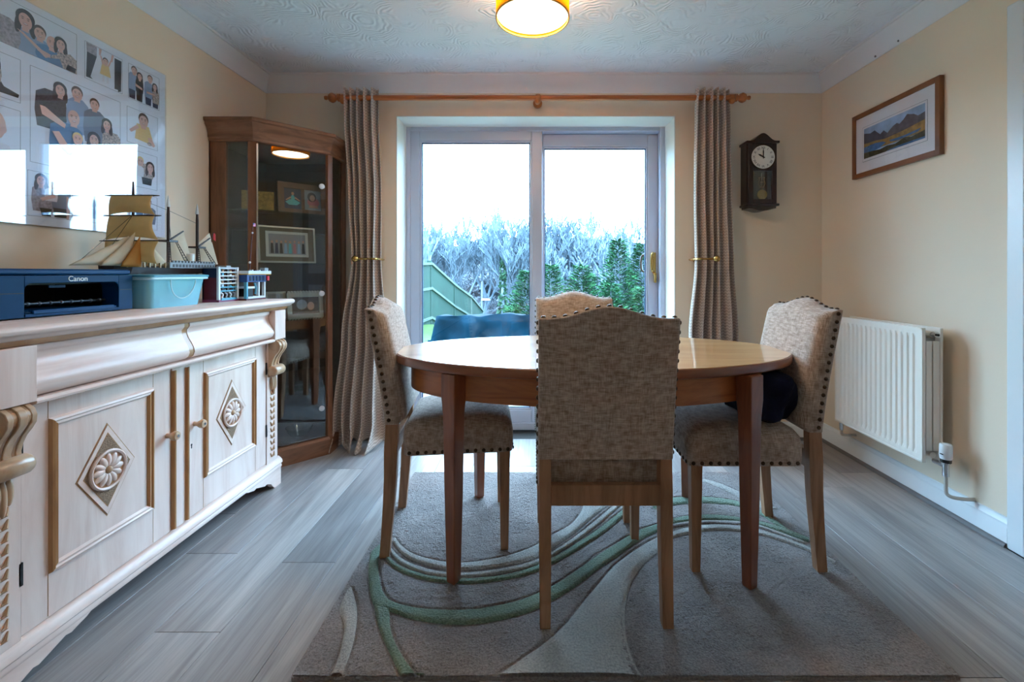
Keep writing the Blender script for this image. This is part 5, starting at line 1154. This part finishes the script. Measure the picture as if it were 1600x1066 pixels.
# ------------------------------------------------------------------ garden outside
GR = plain('lawn', S(62, 92, 34), .9, var=.4, vs_=6, bump=.8, bs=60, bd=.03)
def gz(x, y):
    return -.22-max(0, min(y, 18)-12)*.36
lawn = MB().grid(lambda u, v: (-40+80*u, 3.3+13*v, gz(0, 3.3+13*v)+.02*math.sin(9*u*7)*math.sin(8*v*5)), 60, 30)
struct('ground', lawn, GR, label='green lawn sloping away from the house')
struct('patio', MB().box(-4, 4, 3.27, 4.6, -.3, -.12), plain('patio_stone', S(120, 116, 110), .9, var=.2, vs_=6))
HILL = plain('wooded_hillside', S(50, 56, 62), 1, var=.45, vs_=1.4, bump=1, bs=3, bd=.3, spec=0)
def hl(x, y):
    if y < 18: return gz(x, y)
    t_ = min(1, (y-18)/26); t_ = t_*t_*(3-2*t_)
    return -2.38+6.4*t_+.35*math.sin(x*.31+y*.17)*t_+.25*math.sin(x*.11+1)*t_
hill = MB().grid(lambda u, v: (-60+120*u, 16.2+54*v, hl(-60+120*u, 16.2+54*v)), 60, 50)
struct('hillside', hill, HILL, label='wooded hillside behind the garden')
struct('side_ground', MB().box(2.2, 40, -30, 3.2, -.4, -.3).box(-40, 2.2, -30, -4.9, -.4, -.3), GR)
# fence
FG = wood('green_stained_timber', S(20, 44, 38), S(36, 66, 56), (10, 10, 1.5), .8); FGR = wood('weathered_rail', S(64, 80, 74), S(92, 106, 98), (8, 8, 8), .8)
posts = [(-3.15, 9.6, 1.37, -.25), (-2.88, 12.4, 1.45, -.4), (-2.54, 14.1, .83, -1.05), (-2.26, 15.8, .36, -1.55), (-2.05, 17.4, -.25, -2.1)]
fe = thing('garden_fence', 'green stained panel fence stepping down the garden slope', 'fence', (-2.9, 12.4, -.4))
for x, y, zt, zb in posts: part('fence_post', MB().box(x-.06, x+.06, y-.06, y+.06, zb-.2, zt), FGR if zt < .5 else FG, fe)
for (x0, y0, zt0, zb0), (x1, y1, zt1, zb1) in zip(posts, posts[1:]):
    n = 14
    step = zt0 if zt0 < 1.4 else zt0-.1
    for k in range(n):
        t0, t1 = k/n, (k+.94)/n
        za, zb_ = zt0-.1+(zt1-zt0)*t0, zt0-.1+(zt1-zt0)*t1
        P = lambda t_, z, o_=0: (x0+(x1-x0)*t_+o_, y0+(y1-y0)*t_, z)
        lo0, lo1 = zb0+(zb1-zb0)*t0, zb0+(zb1-zb0)*t1
        mb = MB().add([P(t0, lo0, .03), P(t1, lo1, .03), P(t1, zb_, .03), P(t0, za, .03), P(t0, lo0, .045), P(t1, lo1, .05), P(t1, zb_, .05), P(t0, za, .045)], [(0, 1, 2, 3), (7, 6, 5, 4), (0, 4, 5, 1), (1, 5, 6, 2), (2, 6, 7, 3), (3, 7, 4, 0)])
        part('fence_board', mb, FG, fe, smooth=None)
    for h in (-.08, -.75, -1.55):
        part('fence_rail', MB().tube([(x0+.06, y0, zt0+h), (x1+.06, y1, zt1+h)], .045, 4), FGR, fe)
# tarpaulin over stacked garden furniture
TARP = plain('blue_tarpaulin', S(2, 34, 48), .6, var=.6, vs_=2.0, bump=.35, bs=2.2, bd=.1, spec=.04)
def tarp(u, v):
    # v: 0 front hem, up the face, over the top, down the back
    L_ = 1.7; x = -1.36+L_*u
    prof_ = [(5.55, -.2), (5.6, .2), (5.66, .5), (5.72, .575), (6.1, .55), (6.5, .5), (6.56, .2), (6.6, -.2)]
    f = v*(len(prof_)-1); i = min(int(f), len(prof_)-2); q_ = f-i
    y = prof_[i][0]+(prof_[i+1][0]-prof_[i][0])*q_; z = prof_[i][1]+(prof_[i+1][1]-prof_[i][1])*q_
    e = min(u, 1-u); x += (.1 if u < .5 else -.1)*max(0, 1-e/.06)*(max(0, z+.2)/.8)**2
    w_ = .035*math.sin(9*u+5*v)+.025*math.sin(23*u-11*v)+.012*math.sin(41*u+17*v)
    z -= .16*max(0, 1-e/.1)**2*(1 if z > .3 else 0)
    return (x+.4*w_*(1-v), y+w_, z+(.3*w_ if z > .3 else 0))
o = single('tarpaulin_cover', MB().grid(tarp, 60, 56), TARP, 'dark blue tarpaulin draped over garden furniture on the lawn', 'tarpaulin', (-.5, 6.1, -.2), smooth=180)
ends_ = MB()
so = o.modifiers.new('t', 'SOLIDIFY'); so.thickness = .01
single('furniture_stack', MB().box(-1.22, .22, 5.72, 6.42, -.19, .46).box(-1.1, .1, 5.8, 6.3, .44, .5), plain('hidden_furniture', S(70, 60, 50), .8), 'stacked garden furniture hidden under the blue tarpaulin', 'furniture', (-.5, 6.1, -.2))
# street lamp in the valley
sl = thing('street_lamp', 'thin grey street lamp post beyond the fence', 'street lamp', (-2.16, 18.5, -2.4))
zb = -2.4
part('lamp_post', MB().tube([(-2.16, 18.5, zb), (-2.16, 18.5, .78)], [.06, .035], 8), plain('galvanised', S(110, 120, 128), .5, .4), sl); part('lamp_head', MB().box(-2.16, -1.86, 18.44, 18.56, .02, .08).box(-2.16, -1.82, 18.42, 18.58, .02, .05), plain('lamp_head_white', S(220, 220, 220), .5), sl)
# bare trees
BARK = plain('grey_bark', S(112, 126, 138), .95, var=.25, vs_=3, spec=.1); BARK2 = plain('brown_twigs', S(112, 118, 126), .95, var=.4, vs_=2, spec=.1)
def bare(seed, h, depth, spread, nb=3, r0=.13, minr=.006, up=.25, ns=3):
    r = random.Random(seed); mb = MB()
    def grow(p_, d_, ln, rad, dep):
        q1 = p_+d_*ln*.5+Vector((r.uniform(-1, 1), r.uniform(-1, 1), r.uniform(-.2, .6)))*ln*.06; q2 = p_+d_*ln+Vector((r.uniform(-1, 1), r.uniform(-1, 1), r.uniform(0, .8)))*ln*.08
        re = max(rad*.62, minr)
        mb.tube([p_, q1, q2], [rad, (rad+re)/2, re], ns if dep < depth-1 else 5, cap=False)
        if dep <= 0: return
        for k in range(nb+(1 if r.random() < .35 else 0)):
            v_ = Vector((r.uniform(-1, 1), r.uniform(-1, 1), r.uniform(-.25, .7))).normalized()
            nd = (d_*(1-spread)+v_*spread+Vector((0, 0, up))).normalized(); t_ = r.uniform(.45, 1)
            st = p_.lerp(q2, t_) if k else q2
            grow(st, nd, ln*r.uniform(.58, .82), re*(1 if k == 0 else .8), dep-1)
    grow(Vector((0, 0, -.3)), Vector((r.uniform(-.06, .06), r.uniform(-.06, .06), 1)).normalized(), h*.27, r0, depth)
    return mb
bm_ = [bare(sd, h_, 6, sp_r, 3, .13, .02) for sd, h_, sp_r in ((21, 8, .46), (22, 9, .38), (23, 7.5, .52), (24, 8.5, .42))]
bmesh_ = [m_.mesh('bare_tree', BARK, 60) for m_ in bm_]
shrub_mb = [bare(31, 2.6, 5, .75, 3, .03, .015, .05), bare(32, 2.4, 5, .8, 3, .03, .015, .02)]
shrub_me = [m_.mesh('shrub', BARK2, 60) for m_ in shrub_mb]
def put_tree(name, me, x, y, s_, rz, label, cat, group, z=None, sink=.1):
    o = link(name, me, None, (x, y, (hl(x, y) if y > 16.2 else gz(x, y)) - sink if z is None else z)); o.scale = (s_, s_, s_); o.rotation_euler = (0, 0, rz)
    return tag(o, label, cat, group)
r_ = random.Random(5)
names = [(684, 21.5, 350, 0, 'low bare tree at the left of the skyline'), (728, 22, 317, 1, 'tallest dense bare tree in the middle of the left pane'), (758, 23, 338, 2, 'bare tree right of the tallest one in the left pane'), (787, 21, 334, 3, 'second bare tree left of the white door mullion'), (820, 22, 335, 0, 'bare tree beside the white door mullion, left pane'), (856, 22, 331, 3, 'slim bare tree at the left of the right pane'), (888, 23, 341, 1, 'bare tree left of the spreading one in the right pane'), (930, 20.5, 331, 2, 'wide spreading bare tree in the middle of the right pane'), (965, 23, 352, 0, 'bare tree behind the tallest cypress'), (996, 21, 318, 1, 'tall bare tree by the right door frame'), (650, 22.5, 345, 3, 'bare tree beyond the left door frame')]
for px_, y, py_, k, lab in names:
    x = (px_-VPX)/FPX*y; base = hl(x, y)-.1; hm = max(v_.co.z for v_ in bmesh_[k].vertices)
    put_tree('bare_tree', bmesh_[k], x, y, (CAM_Z+(VPY-py_)/FPX*y-base)/hm, r_.uniform(0, 6), lab, 'tree', 'bare trees on the skyline')
nt_ = bare(41, 8, 5, .34, 2, .08, .026, .3).mesh('bare_tree', BARK, 60)
put_tree('bare_tree', nt_, -3.5, 14.5, .80, 1.2, 'near bare tree with thin upright twigs at the left pane edge', 'tree', None, -2.2)
for k in range(64):
    y = r_.uniform(17.5, 34); x = r_.uniform(-.3, .32)*y
    put_tree('bare_shrub', shrub_me[k % 2], x, y, r_.uniform(.85, 1.35)*(.6+y/40), r_.uniform(0, 6), 'tangled leafless shrub on the wooded slope below the skyline', 'shrub', 'leafless shrubs on the slope')
# conifers
def conifer(seed, h, w_, nbr, mats):
    r = random.Random(seed); mb = MB(); mb.tube([(0, 0, 0), (0, 0, h*.96)], [.09, .01], 6, mi=1)
    for k in range(nbr):
        f = (k/nbr)**.85; z = h*(.03+.95*f); ln = w_*(1-f)**.8*r.uniform(.75, 1.15)+.12; a = k*2.39996+r.uniform(-.3, .3)
        d_ = Vector((math.cos(a), math.sin(a), 0)); sd = Vector((-math.sin(a), math.cos(a), 0)); n = max(5, int(ln*13))
        for j in range(n):
            t_ = (j+.6)/n; p_ = d_*ln*t_+Vector((0, 0, z+ln*(.25*t_-.42*t_*t_)))
            for s_ in (-1, 1):
                l2 = (.2*(1-t_)+.1)*r.uniform(.8, 1.3); tip = p_+sd*s_*l2*.8+d_*l2*.75+Vector((0, 0, r.uniform(-.02, .1)*1.2)); q1 = p_+d_*.05*1.2+Vector((0, 0, .02)); q0 = p_-d_*.05
                mid = p_+(tip-p_)*.5+Vector((0, 0, .03))
                mb.add([q0, mid-d_*.035, tip, mid+d_*.045], [(0, 1, 2, 3)], 0 if r.random() < .6 else 2)
    return mb.mesh('conifer', mats, None)
LF1 = plain('cypress_green', S(30, 72, 50), .8, var=.35, vs_=4, spec=.2); LF2 = plain('cypress_light_green', S(48, 98, 58), .8, var=.3, vs_=4, spec=.2); LF3 = plain('holly_green', S(36, 74, 50), .7, var=.3, vs_=4)
cm = [conifer(51, 4.2, 1.25, 190, [LF1, BARK, LF2]), conifer(52, 4.0, 1.5, 190, [LF1, BARK, LF2])]
for x, y, zt, k, lab in ((2.45, 13.4, 2.05, 0, 'tallest pointed cypress in the right pane'), (3.2, 13.6, 1.92, 0, 'cypress beside the brass door handle'), (1.35, 13.2, 1.5, 1, 'pointed cypress behind the far chair'), (.45, 13.0, 1.5, 1, 'cypress at the left edge of the right pane'), (-.25, 13.6, 1.35, 1, 'cypress at the right edge of the left pane'), (.95, 12.2, .75, 1, 'low front cypress between two taller ones'), (2.0, 12.0, .8, 0, 'low front cypress below the tallest one'), (2.85, 12.0, .9, 1, 'low front cypress below the door handle'), (1.75, 14.8, 1.2, 1, 'cypress set back between the tall ones'), (-.8, 16.0, .15, 1, 'small cypress beside the street lamp')):
    put_tree('cypress', cm[k], x, y, 1.0, r_.uniform(0, 6), lab, 'tree', 'cypress trees at the end of the garden', z=zt-4.1)
# ivy clad trunk
iv = MB(); r2 = random.Random(9)
for k in range(420):
    z = r2.uniform(0, 3.2); a = r2.uniform(0, 6.28); rr = .28*(1-z/4)*r2.uniform(.5, 1.1); p_ = Vector((rr*math.cos(a), rr*math.sin(a), z)); u_ = Vector((r2.uniform(-1, 1), r2.uniform(-1, 1), r2.uniform(-1, 1)))*.09; v_ = u_.cross(Vector((r2.uniform(-1, 1), r2.uniform(-1, 1), r2.uniform(-1, 1)))).normalized()*.08
    iv.add([p_-u_, p_-v_, p_+u_, p_+v_], [(0, 1, 2, 3)])
it = thing('ivy_clad_trunk', 'ivy clad trunk standing up from the slope in the left pane', 'tree', (-1.42, 20, -1.2))
part('trunk', MB().tube([(0, 0, -1.5), (0, 0, 3.4)], [.12, .05], 6), BARK, it, world=False); part('ivy', iv, LF3, it, smooth=None, world=False)['kind'] = 'stuff'
